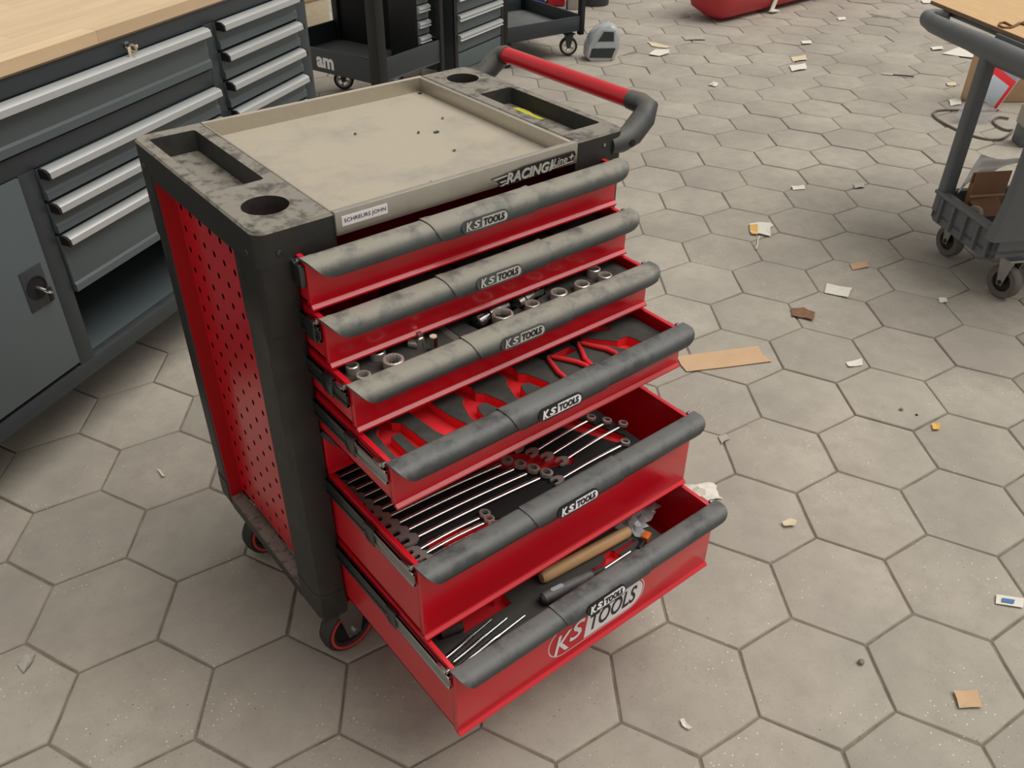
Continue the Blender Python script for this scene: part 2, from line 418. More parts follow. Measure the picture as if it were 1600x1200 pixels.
# moulded end modules of the worktop
def top_module(name, x0, x1, pocket, cup, cr, corners, depth):
    mb = MB(); outer = rrect(x0, -.001, x1, D + .001, .02, 6, corners)
    inset = [((x0 + x1) / 2 + (p[0] - (x0 + x1) / 2) * (1 - .006 / (x1 - x0)), D / 2 + (p[1] - D / 2) * (1 - .006 / D)) for p in outer]
    pk = rrect(*pocket, .006, 3); cc = circle(*cup, cr, 36)
    mb2 = MB(); mb2.plate(inset, [pk, cc], H - .003, H)
    n = len(outer); mb2.loft([[(p[0], p[1], z) for p in r] for r, z in ((outer, .929), (outer, H - .0035), (inset, H - .0002))], cap=False)
    # pocket and cup linings
    ctr = ((pocket[0] + pocket[2]) / 2, (pocket[1] + pocket[3]) / 2)
    low = [(ctr[0] + (p[0] - ctr[0]) * .95, ctr[1] + (p[1] - ctr[1]) * .98) for p in pk]
    mb2.loft([[(p[0], p[1], H - .0003) for p in pk], [(p[0], p[1], H - depth) for p in low]], cap=False); mb2.add([(p[0], p[1], H - depth) for p in low], [list(range(len(low)))])
    low = circle(*cup, cr * .93, 36)
    mb2.loft([[(p[0], p[1], H - .0003) for p in cc], [(p[0], p[1], H - .047) for p in low]], cap=False); mb2.add([(p[0], p[1], H - .047) for p in low], [list(range(36))])
    o = obj(name, mb2, 'blacktop', T, 40)
    return o
tm = top_module('worktop_module', -.0008, .122, (.0185, .172, .0985, .445), (.0565, .082), .0345, (1, 0, 0, 1), .036)
tm2 = top_module('worktop_module', .588, W + .0008, (.612, .046, .688, .306), (.647, .409), .0325, (0, 1, 1, 0), .031)
for (a_, b_) in (((.032, -.001, .951), (0, -1, 0)), ((-.0008, .036, .945), (-1, 0, 0)), ((-.0008, .44, .945), (-1, 0, 0))):
    obj('screw', MB().lathe([(.0001, 0), (.005, 0), (.0045, .0018), (.0001, .0026)], a_, b_, 14, False), 'darksteel', tm)
obj('screw', MB().lathe([(.0001, 0), (.003, 0), (.0028, .0012), (.0001, .0016)], (.655, -.001, .965), (0, -1, 0), 12, False), 'zinc', tm2)
# steel tray
tr = MB().box((.122, .0, .948), (.588, D, .957)).box((.122, -.003, .9495), (.588, .0085, H), .0015).box((.122, D - .008, .94), (.588, D + .0015, H), .0012)
tray = obj('worktop_tray', tr, 'dirty_steel', T)
obj('tray_rim', MB().box((.5795, .0085, .957), (.588, D - .008, H - .0008), .001), 'steel', tray); obj('tray_rim', MB().box((.122, .0085, .957), (.1255, D - .008, H - .0015), .001), 'steel', tray)
obj('tray_rim', MB().box((.1255, D - .0088, .957), (.5795, D - .008, H - .001)), 'steel', tray)
obj('tray_front', MB().box((.122, -.0045, .9495), (.588, -.003, H + .0003), .0004).box((.122, -.0045, H), (.588, .007, H + .0008), .0003), 'steel', tray)
# sticker and emblem on the front of the tray
st = obj('name_sticker', MB().box((.1315, -.0056, .9625), (.208, -.0045, .9775)), 'white', tray)
obj('lettering', text_mb('SCHREURS JOHN', ((.135, -.0057, .9662), (1, 0, 0), (0, 0, 1), (0, -1, 0)), .070, .0075, .0003), 'ink', tray)
em = MB()
pl = [(.416, .951), (.424, .9535), (.414, .957), (.424, .959), (.402, .9655), (.425, .967), (.470, .972), (.579, .973), (.582, .9665), (.574, .9545), (.53, .9512), (.48, .9495), (.43, .948)]
em.prism(pl, 1, -.0075, -.0045)
obj('emblem', em, 'void', tray)
el = text_mb('RACING', ((.430, -.0076, .9517), (1, 0, 0), (.0, 0, 1), (0, -1, 0)), .092, .0175, .0016, .25, .035)
el2 = text_mb('Line', ((.530, -.0076, .9575), (1, 0, 0), (0, 0, 1), (0, -1, 0)), .032, .0125, .0016, .3, .0)
el3 = text_mb('+', ((.566, -.0076, .961), (1, 0, 0), (0, 0, 1), (0, -1, 0)), .010, .009, .0016, .2, .01)
for q in (el2, el3): el.add(q.v, q.f)
el.prism([(.404, .9655), (.432, .9668), (.434, .9655), (.412, .9635)], 1, -.009, -.0075).prism([(.416, .9585), (.43, .959), (.431, .9575), (.42, .956)], 1, -.009, -.0075)
el.prism([(.417, .9515), (.43, .9545), (.431, .953), (.424, .9508)], 1, -.009, -.0075).prism([(.53, .9555), (.575, .9575), (.575, .956), (.53, .954)], 1, -.009, -.0075)
el.prism([(.53, .9545), (.523, .952), (.521, .952), (.527, .97), (.530, .97)], 1, -.009, -.0075)
obj('emblem_lettering', el, 'silverprint', tray)
# push handle
hx, hz = .780, 1.004
hb = MB()
for y_, yo in ((.048, .0), (.452, D)):
    s_ = 1 if y_ < .2 else -1
    pts = [(W - .03, yo + s_ * .012, .957), (W + .005, yo + s_ * .012, .957), (W + .03, yo + s_ * .013, .962), (hx - .012, yo + s_ * .016, .986), (hx + .002, yo + s_ * .024, .999), (hx, yo + s_ * .040, 1.004), (hx, y_ + s_ * .018, hz)]
    mb = MB().tube(pts, [.019, .021, .022, .022, .021, .019, .0175], 14, 1.0)
    o = obj('handle_arm', mb, 'arm', T)
    obj('arm_bolt', MB().cyl((W + .012, yo - s_ * .0105, .957), (W + .012, yo - s_ * .0085, .957), .0065, seg=14), 'void', o)
obj('handle_grip', MB().cyl((hx, .066, hz), (hx, .437, hz), .0162, seg=22), 'grip', T)
# casters
def caster(cx, cy, ang, kind):
    n = Vector((math.sin(ang), -math.cos(ang), 0)); c = Vector((cx, cy, .062)); h = .0175
    o = obj('caster_wheel', MB().lathe([(.040, -h * .8), (.056, -h), (.0605, -h * .7), (.062, 0), (.0605, h * .7), (.056, h), (.040, h * .8)], c, n, 32), 'rubber', T)
    obj('wheel_hub', MB().lathe([(.001, -h * .55), (.046, -h * .55), (.046, h * .55), (.001, h * .55)], c, n, 28, False), 'hub', o)
    obj('hub_ring', MB().lathe([(.046, h * .5), (.0515, h * .5), (.0515, h * 1.06), (.046, h * 1.06)], c, n, 32).lathe([(.046, -h * 1.06), (.0515, -h * 1.06), (.0515, -h * .5), (.046, -h * .5)], c, n, 32), 'ring', o)
    t = n.cross(Vector((0, 0, 1)))
    fk = MB()
    for s_ in (-1, 1):
        b0 = c + n * (s_ * (h + .006))
        pr = [(-.014, -.014), (.014, -.014), (.018, .004), (.030, .066), (.03, .098), (-.03, .098), (-.03, .06), (-.018, .004)]
        ring = lambda off: [b0 + t * p[0] + Vector((0, 0, p[1])) + n * off for p in pr]
        fk.loft([ring(-.0015), ring(.0015)])
    fk.box((cx - .03, cy - .03, .157), (cx + .03, cy + .03, .176), .003)
    f = obj('caster_fork', fk, 'zinc', T)
    obj('axle_bolt', MB().cyl(c - n * (h + .012), c + n * (h + .014), .007, seg=8), 'zinc', f)
caster(.075, .062, .08, 0); caster(.068, .415, .12, 0); caster(W - .07, .066, .3, 0); caster(W - .07, .412, .2, 0)

# drawers
XL, XR = .0545, .6605
EX = [.031, .067, .129, .224, .004, .279, .363]
ZB = [.864, .782, .7005, .6165, .533, .371, .2102]
ZT = [.9440, .8620, .781, .698, .6145, .5315, .3695]
HPROF = [(-.0125, -.0035), (-.011, -.0002), (.003, .0008), (.012, .0005), (.018, -.002), (.0228, -.006), (.0255, -.0115), (.0265, -.018), (.0252, -.0245), (.0222, -.0290)]
def prof_at(s_):
    t = s_ * (len(HPROF) - 1); i = min(int(t), len(HPROF) - 2); f = t - i
    return Vector(HPROF[i]).lerp(Vector(HPROF[i + 1]), f)
def hood(x0, x1, e, zt, off, endl, endr, nx=44, smin=.22):
    """rolled drawer pull: the lower lip sweeps up at the ends"""
    ns = 14; rings = []
    xs = sorted(set([x0 + (x1 - x0) * k / nx for k in range(nx + 1)] + [x0 + endl * q for q in (.02, .06, .12, .2, .3, .45, .6, .8)] + [x1 - endr * q for q in (.02, .06, .12, .2, .3, .45, .6, .8)]))
    for x in xs:
        q = min(1, (x - x0) / endl if endl else 1, (x1 - x) / endr if endr else 1)
        sm = smin + (1 - smin) * (1 - (1 - q) ** 2.4) ** .6 if q > 0 else smin
        out, inn = [], []
        for k in range(ns + 1):
            p = prof_at(sm * k / ns); a, b = prof_at(max(0, sm * k / ns - .02)), prof_at(min(1, sm * k / ns + .02)); tn = (b - a).normalized(); nr = Vector((-tn.y, tn.x)); nr = nr if (nr.y > 0 or nr.x > .3) else -nr
            po = p + nr * off; pi = p - nr * (.0035 if not off else -.0003)
            out.append((x, -e - po.x, zt + po.y)); inn.append((x, -e - pi.x, zt + pi.y))
        rings.append(out + inn[::-1])
    return MB().loft(rings)
def stadium(x0, x1, zc, h, n=8):
    r = h / 2
    return [(x0 + r + r * math.cos(PI / 2 + PI * k / n), zc + r * math.sin(PI / 2 + PI * k / n)) for k in range(n + 1)] + [(x1 - r + r * math.cos(-PI / 2 + PI * k / n), zc + r * math.sin(-PI / 2 + PI * k / n)) for k in range(n + 1)]
drawers = []
for i in range(7):
    e, zb, zt = EX[i], ZB[i], ZT[i]; yb = -e + .385
    d = MB()
    d.box((XL, -e, zb + .001), (XR, -e + .012, zt - .003), .0012)
    d.prism([(-e - .001, zb + .0065), (-e - .006, zb + .002), (-e - .006, zb - .001), (-e + .004, zb - .001), (-e + .004, zb + .0065)], 0, XL, XR)   # rolled lower lip
    for a, b, rim in ((XL + .001, XL + .0025, 1), (XR - .0025, XR - .001, -1)):
        d.box((a, -e + .012, zb + .006), (b, yb, zt - .006))
        x0, x1 = (a, a + .0085) if rim > 0 else (b - .0085, b)
        d.box((x0, -e + .012, zt - .008), (x1, yb, zt - .0045), .0012)
    d.box((XL + .001, yb - .002, zb + .006), (XR - .001, yb, zt - .008)).box((XL + .001, -e + .008, zb + .006), (XR - .001, yb, zb + .0085))
    do = obj('drawer', d, 'red', T); drawers.append(do)
    hm = 'hdl_dusty' if i < 3 else 'hdl'
    obj('drawer_handle', hood(XL - .003, XR + .012, e, zt, 0, .055, .04), hm, do, 50)
    obj('handle_centre', hood(.253, .462, e, zt, .0022, .032, .018, 30, .12), hm, do, 50)
    zc = zt - .0145
    yf = -e - .0293; tl = Vector((0, .26, 1)).normalized(); nn = Vector((0, -1, .26)).normalized()
    def P(x, s2, k=0.): return Vector((x, yf + (zc - zc), zc)) + tl * s2 + nn * k
    def plateP(poly, k0, k1):
        m_ = MB(); m_.loft([[P(p[0], p[1], k0) for p in poly], [P(p[0], p[1], k1) for p in poly]]); return m_
    bx0, bx1 = .3055, .3905
    wm = 'silverprint' if i < 3 else 'white'
    obj('badge', plateP(stadium(bx0 - .003, bx1 + .003, 0, .0205), -.003, .0012), 'hdl' if i < 3 else 'ink', do)
    obj('badge_field', plateP([(bx0 + .034, -.0075)] + [p for p in stadium(bx0, bx1, 0, .015) if p[0] > bx0 + .04] + [(bx0 + .037, .0075)], .0012, .0018), wm, do)
    obj('badge_field', plateP([(bx0 + .006, -.0068), (bx0 + .034, -.0075), (bx0 + .034, -.0066), (bx0 + .0065, -.0060)], .0012, .0018), wm, do)
    fr = lambda x, s2: (P(x, s2, .0019), (1, 0, 0), tl, nn)
    ks = text_mb('K', fr(bx0 + .003, -.0062), .014, .0132, .0012, .3, .03); k2 = text_mb('S', fr(bx0 + .0175, -.0045), .0145, .0105, .0012, .3, .03); ks.add(k2.v, k2.f)
    obj('lettering', ks, wm, do)
    obj('lettering', text_mb('TOOLS', fr(bx0 + .0385, -.005), .041, .0105, .0012, .25, .03), 'ink', do)
    if i == 4: continue
    # telescopic slides
    for x_ in (0, 1):
        a, b = (XL - .0075, XL - .0005) if not x_ else (XR + .0005, XR + .0075)
        z1 = zt - .013; z0 = z1 - (.033 if i > 3 else .030); ym = -e * .52
        chn = lambda ya, yc, mb, m0=.0: mb.box((a, ya, z1 - .006 - m0), (b, yc, z1 - m0), .0008).box((a, ya, z0 + m0), (b, yc, z0 + .006 + m0), .0008).box((a + .002, ya, z0 + m0), (b - .002, yc, z1 - m0))
        s1 = MB(); chn(-e + .010, ym + .02, s1, .002); so_ = obj('slide_rail', s1, 'zinc' if i > 2 else 'darksteel', do)
        s2 = MB(); chn(min(ym, -.02), yb - .02, s2); s2.box((a - .0015, ym - .012, z0 - .002), (b, ym + .014, z1 + .002), .0012)
        obj('slide_channel', s2, 'darksteel', do)
        hk = MB().box((a + .001, -e + .014, z1 + .001), (b + .001, -e + .020, z1 + .010), .0006).box((a - .001, -e + .018, z1 + .001), (b - .002, -e + .04, z1 + .0045), .0006)
        obj('rail_catch', hk, 'zinc', do)
# big printed logo on the lowest drawer
e = EX[6]; yf = -e - .0004
def fplate(poly, k, m, name):
    m_ = MB(); m_.prism(poly, 1, yf - k, yf - k + .0004); return obj(name, m_, m, drawers[6])
LX0, LX1, LZ, LH = .246, .480, .2720, .078
fplate(stadium(LX0, LX1, LZ, LH, 14), .0002, 'white', 'logo_decal'); fplate(stadium(LX0 + .0022, LX1 - .0022, LZ, LH - .0044, 14), .0005, 'logored', 'logo_decal')
rf = [p for p in stadium(LX0 + .005, LX1 - .005, LZ, LH - .010, 14) if p[0] > .36]
fplate([(.330, LZ - .033)] + rf + [(.338, LZ + .033)], .0008, 'white', 'logo_decal')
q = text_mb('K', ((.259, yf - .0009, LZ - .028), (1, 0, 0), (0, 0, 1), (0, -1, 0)), .040, .048, .0006, .25, .01); q2 = text_mb('S', ((.294, yf - .0009, LZ - .016), (1, 0, 0), (0, 0, 1), (0, -1, 0)), .036, .043, .0006, .3, .01); q.add(q2.v, q2.f)
obj('lettering', q, 'white', drawers[6])
obj('lettering', text_mb('TOOLS', ((.343, yf - .0009, LZ - .0225), (1, 0, 0), (0, 0, 1), (0, -1, 0)), .116, .042, .0006, .2, .015), 'ink', drawers[6])

# ------------------------------------------------------------------ foam inlays and tools in the drawers
# drawer with sockets
def foam(name, label, poly, z0, z1, holes=(), m='foam'):
    t = thing(name, label, 'foam tray'); mb = MB().plate(poly, list(holes), z0, z1); obj('foam_layer', mb, m, t, 30); return t
R4 = lambda x0, y0, x1, y1: rrect(x0, y0, x1, y1, .004, 2)
zf = .760
ft = foam('foam_tray', 'black foam tray with ring sockets, left half of the third drawer', R4(.0655, -.115, .260, .235), .7095, zf)
obj('tray_edge', MB().box((.2604, -.115, .7095), (.2738, .235, zf - .0005), .001), 'greyrubber', ft)
foam('foam_tray', 'black foam tray with large hexagon sockets, right half of the third drawer', R4(.2745, -.115, .648, .235), .7095, zf, [rot_box(.356, -.0665, .098, .036, .21), rot_box(.438, -.063, .070, .024, .21)])
def socket(x, y, r, h, star, label, group=None):
    t = thing('socket', label, 'socket', (x, y, zf), 0, group); n = 24; ri = r * .76
    inn = [(ri * (1 if (k % 2 == 0) else .86)) if star else ri / max(.86, math.cos(((k / n * 2 * PI) % (PI / 3)) - PI / 6)) * .93 for k in range(n)]
    C_ = lambda rr, z: [(rr * math.cos(2 * PI * k / n), rr * math.sin(2 * PI * k / n), z) for k in range(n)]
    I_ = lambda z: [(inn[k] * math.cos(2 * PI * k / n), inn[k] * math.sin(2 * PI * k / n), z) for k in range(n)]
    I2_ = lambda z: [(inn[k] * 1.06 * math.cos(2 * PI * k / n), inn[k] * 1.06 * math.sin(2 * PI * k / n), z) for k in range(n)]
    mb = MB().loft([C_(r, .0003), C_(r, h - .0012), C_(r - .0014, h), [q_ for q_ in I2_(h)], I_(h - .0016), I_(h * .25)], cap=False)
    obj('socket_wall', mb, 'satin', t, 30)
    obj('drive_opening', MB().add(I_(h * .25 + .0002) + I_(h * .25 - .0008), [list(range(n)), list(range(n, 2 * n))[::-1]] + [[k, (k + 1) % n, n + (k + 1) % n, n + k] for k in range(n)]), 'void', t)
    return t
for x, y, r, h, st_, lb in (
        (.0888, -.0690, .0105, .020, 1, 'small chrome ring socket in the left back corner of the visible foam'),
        (.0900, -.1005, .0112, .020, 1, 'small chrome ring socket nearest the left end of the third drawer pull'),
        (.1390, -.0590, .0125, .020, 1, 'chrome socket half hidden under the second drawer, behind the tall ring socket'),
        (.1431, -.0985, .0165, .026, 1, 'tall wide chrome ring socket, largest of the left foam tray'),
        (.3571, -.0930, .0180, .024, 0, 'large hexagon socket in front of the lying universal joint body'),
        (.4174, -.0960, .0128, .022, 0, 'mid-size hexagon socket below the swivel joint'),
        (.4783, -.0940, .0150, .022, 0, 'large hexagon socket right of the swivel joint'),
        (.5288, -.0970, .0140, .022, 0, 'hexagon socket third from the right end of the socket drawer'),
        (.5828, -.0690, .0125, .022, 0, 'hexagon socket in the right back corner of the socket drawer'),
        (.5827, -.0985, .0125, .022, 0, 'hexagon socket at the right end of the third drawer pull')):
    socket(x, y, r, h * .68, st_, lb)
t = thing('universal_joint', 'small chrome universal joint standing in the left foam tray', 'tool', (.205, -.072, zf))
obj('joint_body', MB().cyl((-.008, .012, .006), (.001, -.001, .006), .0085, seg=16), 'satin', t)
obj('joint_fork', MB().cyl((.002, -.002, .0), (.002, -.002, .017), .0085, .0075, 16), 'chrome', t)
obj('drive_square', MB().box((-.0025, -.0065, .017), (.0065, .0025, .027), .0012), 'chrome', t)
t = thing('hex_bit', 'short brass-tinted hexagon bit standing beside the small universal joint', 'tool', (.2183, -.0960, zf))
obj('bit_shank', MB().cyl((0, 0, .0003), (0, 0, .026), .0068, seg=6), 'zinc', t, 20)
obj('bit_collar', MB().cyl((0, 0, .026), (0, 0, .0275), .0062, seg=6), 'cream', t, 20)
t = thing('socket_adaptor', 'thick satin steel cylinder lying in the right foam tray', 'tool', (.345, -.0695, zf + .0035), 0)
ax_ = Vector((.094, .020, 0)).normalized()
obj('adaptor_body', MB().lathe([(.0001, 0), (.0128, .001), (.0136, .003), (.0136, .044), (.0125, .046), (.0001, .046)], ax_ * -.002, ax_, 24, False), 'zinc', t)
obj('adaptor_neck', MB().lathe([(.0001, -.014), (.0100, -.014), (.0100, -.003), (.0001, -.003)], (0, 0, 0), ax_, 20, False), 'zinc', t)
obj('adaptor_collar', MB().lathe([(.0115, -.030), (.0132, -.029), (.0132, -.015), (.0115, -.014), (.009, -.014), (.009, -.030)], (0, 0, 0), ax_, 22), 'zinc', t)
t = thing('swivel_joint', 'chrome swivel joint lying behind the hexagon sockets', 'tool', (.436, -.0635, zf + .005))
obj('swivel_body', MB().lathe([(.0001, -.014), (.0095, -.013), (.0095, .006), (.007, .010), (.0001, .010)], (0, 0, 0), ax_, 20, False), 'chrome', t)
obj('swivel_fork', MB().box((.010, -.004, -.006), (.032, .000, .006), .001).box((.010, .0075, -.006), (.032, .0115, .006), .001), 'chrome', t)
obj('swivel_cup', MB().lathe([(.0001, -.030), (.0095, -.030), (.0095, -.017), (.0001, -.015)], (0, 0, 0), ax_, 20, False), 'chrome', t)
# second drawer: bit set in foam blocks
for k, (x0, x1) in enumerate(((.215, .318), (.330, .425), (.437, .520), (.532, .645))):
    ft = foam('foam_block', ['first', 'second', 'third', 'fourth'][k] + ' black foam block from the left in the second drawer', R4(x0, -.054, x1, .20), .795, .836)
    px = ((.290, -.038), (.390, -.040), (.455, -.040), (.548, -.042))[k]
    tb = thing('screwdriver_bit', 'chrome bit lying on the ' + ['first', 'second', 'third', 'fourth'][k] + ' foam block of the second drawer', 'tool', (px[0], px[1], .8395), .02)
    obj('bit_shaft', MB().cyl((-.022, 0, 0), (.012, 0, 0), .0033, seg=8), 'chrome', tb); obj('bit_head', MB().cyl((.012, 0, 0), (.026, 0, 0), .0035, .006, 10), 'chrome', tb)
# fourth drawer: plier cut-outs
z4 = .672
def pl_cut(cx, wid, yb=-.10, yf_=-.215):
    L = [(-.006, yb + .03), (-.010, yb), (-.016, yb - .012), (-.012, yb - .030), (-.022, yb - .040), (-wid, yb - .075), (-wid - .003, yf_), (-wid + .017, yf_), (-wid + .018, yb - .082), (-.008, yb - .060)]
    return [(cx + p[0], p[1]) for p in L] + [(cx - p[0], p[1]) for p in L[::-1]]
cuts = [pl_cut(.112, .026, -.080), pl_cut(.262, .033, -.098), pl_cut(.352, .033, -.098)]
wedge = [(.158, -.09), (.200, -.09), (.205, -.15), (.220, -.236), (.176, -.236), (.166, -.17)]
scr = [(.498, -.10), (.512, -.10), (.566, -.160), (.572, -.155), (.592, -.158), (.600, -.190), (.583, -.200), (.560, -.186), (.548, -.166)]
slot = [(.545, -.095), (.575, -.105), (.590, -.118), (.582, -.124), (.560, -.115), (.543, -.104)]
rec = [(.443, -.119), (.487, -.119), (.487, -.137), (.443, -.137)]
edge4 = [(.066, -.2405), (.648, -.2405), (.648, .15), (.066, .15)]
ft = thing('plier_tray', 'black foam tray with red plier-shaped cut-outs in the fourth drawer', 'foam tray')
# cut-outs become real openings over a red lower layer
allh = cuts + [wedge, scr, slot, rec]
out4 = [(.066, -.2112), (.648, -.2112), (.648, .15), (.066, .15)]
def clampy(h): return [(p[0], max(p[1], -.2085)) for p in h]
allh = [clampy(h) for h in allh]
obj('foam_layer', MB().plate(out4, allh, z4 - .0012, z4), 'foam', ft, 20)
obj('red_layer', MB().plate([(p[0], p[1]) for p in out4], [[(p[0], p[1]) for p in h] for h in allh], z4 - .018, z4 - .0013), 'red_foam', ft, 20)
obj('tray_bottom', MB().box((.066, -.2112, .6262), (.648, .15, z4 - .0182)), 'red_foam', ft)
def pliers(x, y, ang, label, sp=.026):
    t = thing('pliers', label, 'pliers', (x, y, z4 + .004), ang)
    obj('plier_jaws', MB().prism([(-.008, -.006), (.008, -.006), (.009, .006), (.004, .020), (.0025, .050), (-.0025, .050), (-.004, .020), (-.009, .006)], 2, -.003, .0035), 'darksteel', t)
    for s_ in (-1, 1):
        pts = [(s_ * .003, -.002, 0), (s_ * .012, -.022, .0005), (s_ * sp, -.048, .001), (s_ * (sp + .003), -.066, .001), (s_ * sp * .95, -.076, .001)]
        obj('plier_handle', MB().tube(pts, [.0035, .0042, .0044, .0044, .0038], 10), 'red_foam', t)
    obj('pivot', MB().cyl((0, 0, .0035), (0, 0, .0055), .005, seg=14), 'zinc', t)
pliers(.432, -.124, .10, 'slim pliers with thin red handles, left one of the pair in the fourth drawer', .023)
pliers(.503, -.124, -.02, 'slim pliers with thin red handles, right one of the pair in the fourth drawer', .026)
# fifth drawer: spanners
z5 = .456
def wrench_proto(L, sc):
    r = []
    pts = [(.012 * sc + (L - .03 * sc) * k / 8, 0, .0012 * math.sin(PI * k / 8) * 2) for k in range(9)]
    r.append(('wrench_shaft', MB().tube(pts, [.0036 * sc] * 9, 8, .62, (0, 1, 0)).mesh('wrench_shaft', 'chrome', 50)))
    ro = .0105 * sc
    r.append(('ring_end', MB().lathe([(ro * .62, -.003 * sc), (ro, -.0026 * sc), (ro, .0035 * sc), (ro * .62, .004 * sc)], (L - .004, 0, .002), (.18, 0, 1), 20).mesh('ring_end', 'satin', 30)))
    j = [(.016, .0045), (.008, .0105), (-.004, .0115), (-.011, .0085), (-.011, .0052), (.000, .0052), (.003, 0), (.000, -.0052), (-.011, -.0052), (-.011, -.0085), (-.004, -.0115), (.008, -.0105), (.016, -.0045)]
    r.append(('open_end', MB().prism([(p[0] * sc, p[1] * sc) for p in j], 2, -.0022 * sc, .0026 * sc).mesh('open_end', 'satin', 30)))
    return r
def wrench(pr, x, y, a, label, grp):
    t = thing('combination_spanner', label, 'spanner', (x, y, z5 + .0055), a, grp)
    for nm, me in pr: obj(nm, me, None, t)
    return t
ft = thing('spanner_tray', 'black foam tray holding rows of spanners in the deep fifth drawer', 'foam tray')
recL = [(.135, -.172), (.165, -.176), (.262, -.205), (.285, -.236), (.255, -.252), (.160, -.206), (.128, -.190)]
recT = [(.330, -.055), (.400, -.092), (.475, -.166), (.455, -.178), (.395, -.152), (.318, -.085)]
recR = [(.500, -.062), (.545, -.060), (.592, -.180), (.565, -.186)]
o5 = [(.066, -.262), (.603, -.262), (.603, .09), (.066, .09)]
obj('foam_layer', MB().plate(o5, [recL, recT, recR], z5 - .0035, z5), 'foam2', ft, 20)
obj('red_layer', MB().plate(o5, [recL, recT, recR], z5 - .012, z5 - .0036), 'red_foam', ft, 20)
obj('tray_bottom', MB().box((.066, -.262, .381), (.603, .09, z5 - .0122)), 'red_foam', ft)
NUM = ['first', 'second', 'third', 'fourth', 'fifth', 'sixth', 'seventh', 'eighth', 'ninth', 'tenth']
for k in range(10):
    y = .052 - k * .0235; L = .215 + .0085 * k
    wrench(wrench_proto(L, .95 + .022 * k), .082 + .0028 * k, y, -.055, 'long chrome combination spanner, %s from the back of the left row' % NUM[k], 'long spanners in the fifth drawer')
for k in range(5):
    wrench(wrench_proto(.150 - .006 * k, .95 - .05 * k), .098 + .004 * k, -.186 - k * .0135, -.02 - .01 * k, 'short chrome combination spanner, %s behind the fifth drawer pull' % NUM[k], 'short spanners in the fifth drawer')
for k in range(4):
    wrench(wrench_proto(.158 + .004 * k, .92), .398 + .014 * k, -.086 - k * .0265, .05, 'double-curved chrome spanner, %s from the back of the right row' % NUM[k], 'right row of spanners in the fifth drawer')
wrench(wrench_proto(.175, .9), .398, -.200, .0, 'lone chrome spanner lying right of centre behind the fifth drawer pull', 'right row of spanners in the fifth drawer')
# sixth drawer: hammer, file handle, punches
z6 = .283
ft = thing('tool_tray', 'black foam tray with red pockets in the lowest drawer', 'foam tray')
pk1 = [(.150, -.252), (.255, -.252), (.255, -.226), (.235, -.226), (.235, -.20), (.150, -.20)]
pk2 = [(.425, -.285), (.468, -.285), (.468, -.278), (.505, -.276), (.505, -.302), (.486, -.302), (.486, -.312), (.530, -.312), (.530, -.318), (.486, -.318), (.470, -.292), (.425, -.293)]
pk2 = [(.418, -.284), (.424, -.280), (.432, -.283), (.462, -.279), (.464, -.268), (.487, -.268), (.489, -.276), (.540, -.274), (.541, -.279), (.490, -.284), (.490, -.300), (.472, -.300), (.466, -.289), (.432, -.291), (.422, -.292)]
o6 = [(.066, -.346), (.592, -.346), (.592, .0), (.066, .0)]
obj('foam_layer', MB().plate(o6, [pk1, pk2], z6 - .0015, z6), 'foam', ft, 20)
obj('red_layer', MB().plate(o6, [pk1, pk2], z6 - .018, z6 - .0016), 'red_foam', ft, 20)
obj('tray_bottom', MB().box((.066, -.346, .222), (.592, 0, z6 - .0182)), 'red_foam', ft)
a_, b_ = at(846, 903, 2, z6 + .014), at(982, 830, 2, z6 + .014)
t = thing('hammer', 'hammer with a turned pale wooden handle lying in the lowest drawer', 'hammer', (0, 0, 0))
dv = (b_ - a_)
obj('hammer_handle', MB().tube([a_ - dv * .002, a_ + dv * .03, a_ + dv * .1, a_ + dv * .5, a_ + dv * .8, a_ + dv * .97, b_], [.0105, .0138, .0142, .0138, .0135, .0130, .0110], 18, .85), 'wood', t)
t = thing('file_handle_tool', 'black handled scraper with a thin steel blade behind the lowest drawer pull', 'scraper')
a_, b_ = at(846, 938, 2, z6 + .014), at(925, 899, 2, z6 + .014); dv = b_ - a_; c_ = at(985, 862, 2, z6 + .010)
obj('tool_handle', MB().tube([a_, a_ + dv * .04, a_ + dv * .2, a_ + dv * .6, a_ + dv * .9, b_], [.007, .0125, .0138, .0128, .0115, .009], 16, .85), 'hdl', t)
obj('ferrule', MB().tube([b_ - dv * .02, b_ + dv * .1, b_ + dv * .24], [.0095, .0075, .010], 12, .7), 'rubber', t)
obj('blade', MB().tube([b_ + dv * .2, c_], [.0022, .0022], 8, 1), 'zinc', t)
m_ = a_ + dv * .30; n_ = dv.normalized(); sd = n_.cross(Vector((0, 0, 1)))
st = [(p[0], p[1]) for p in stadium(-.0135, .0135, 0, .009)]
obj('handle_label', MB().loft([[m_ + n_ * p[0] - sd * (p[1]) + Vector((0, 0, .0135 + k)) for p in st] for k in (0, .0008)]), 'palepanel', t)
t = thing('orange_clip', 'small orange plastic cap on the black foam of the lowest drawer', 'plastic cap', at(1009, 843, 2, z6), .35)
obj('cap_body', MB().box((-.010, -.007, .0), (.010, .007, .014), .0015), 'orange', t); obj('cap_stem', MB().box((-.034, -.004, .001), (-.010, .004, .009), .001), 'hub', t)
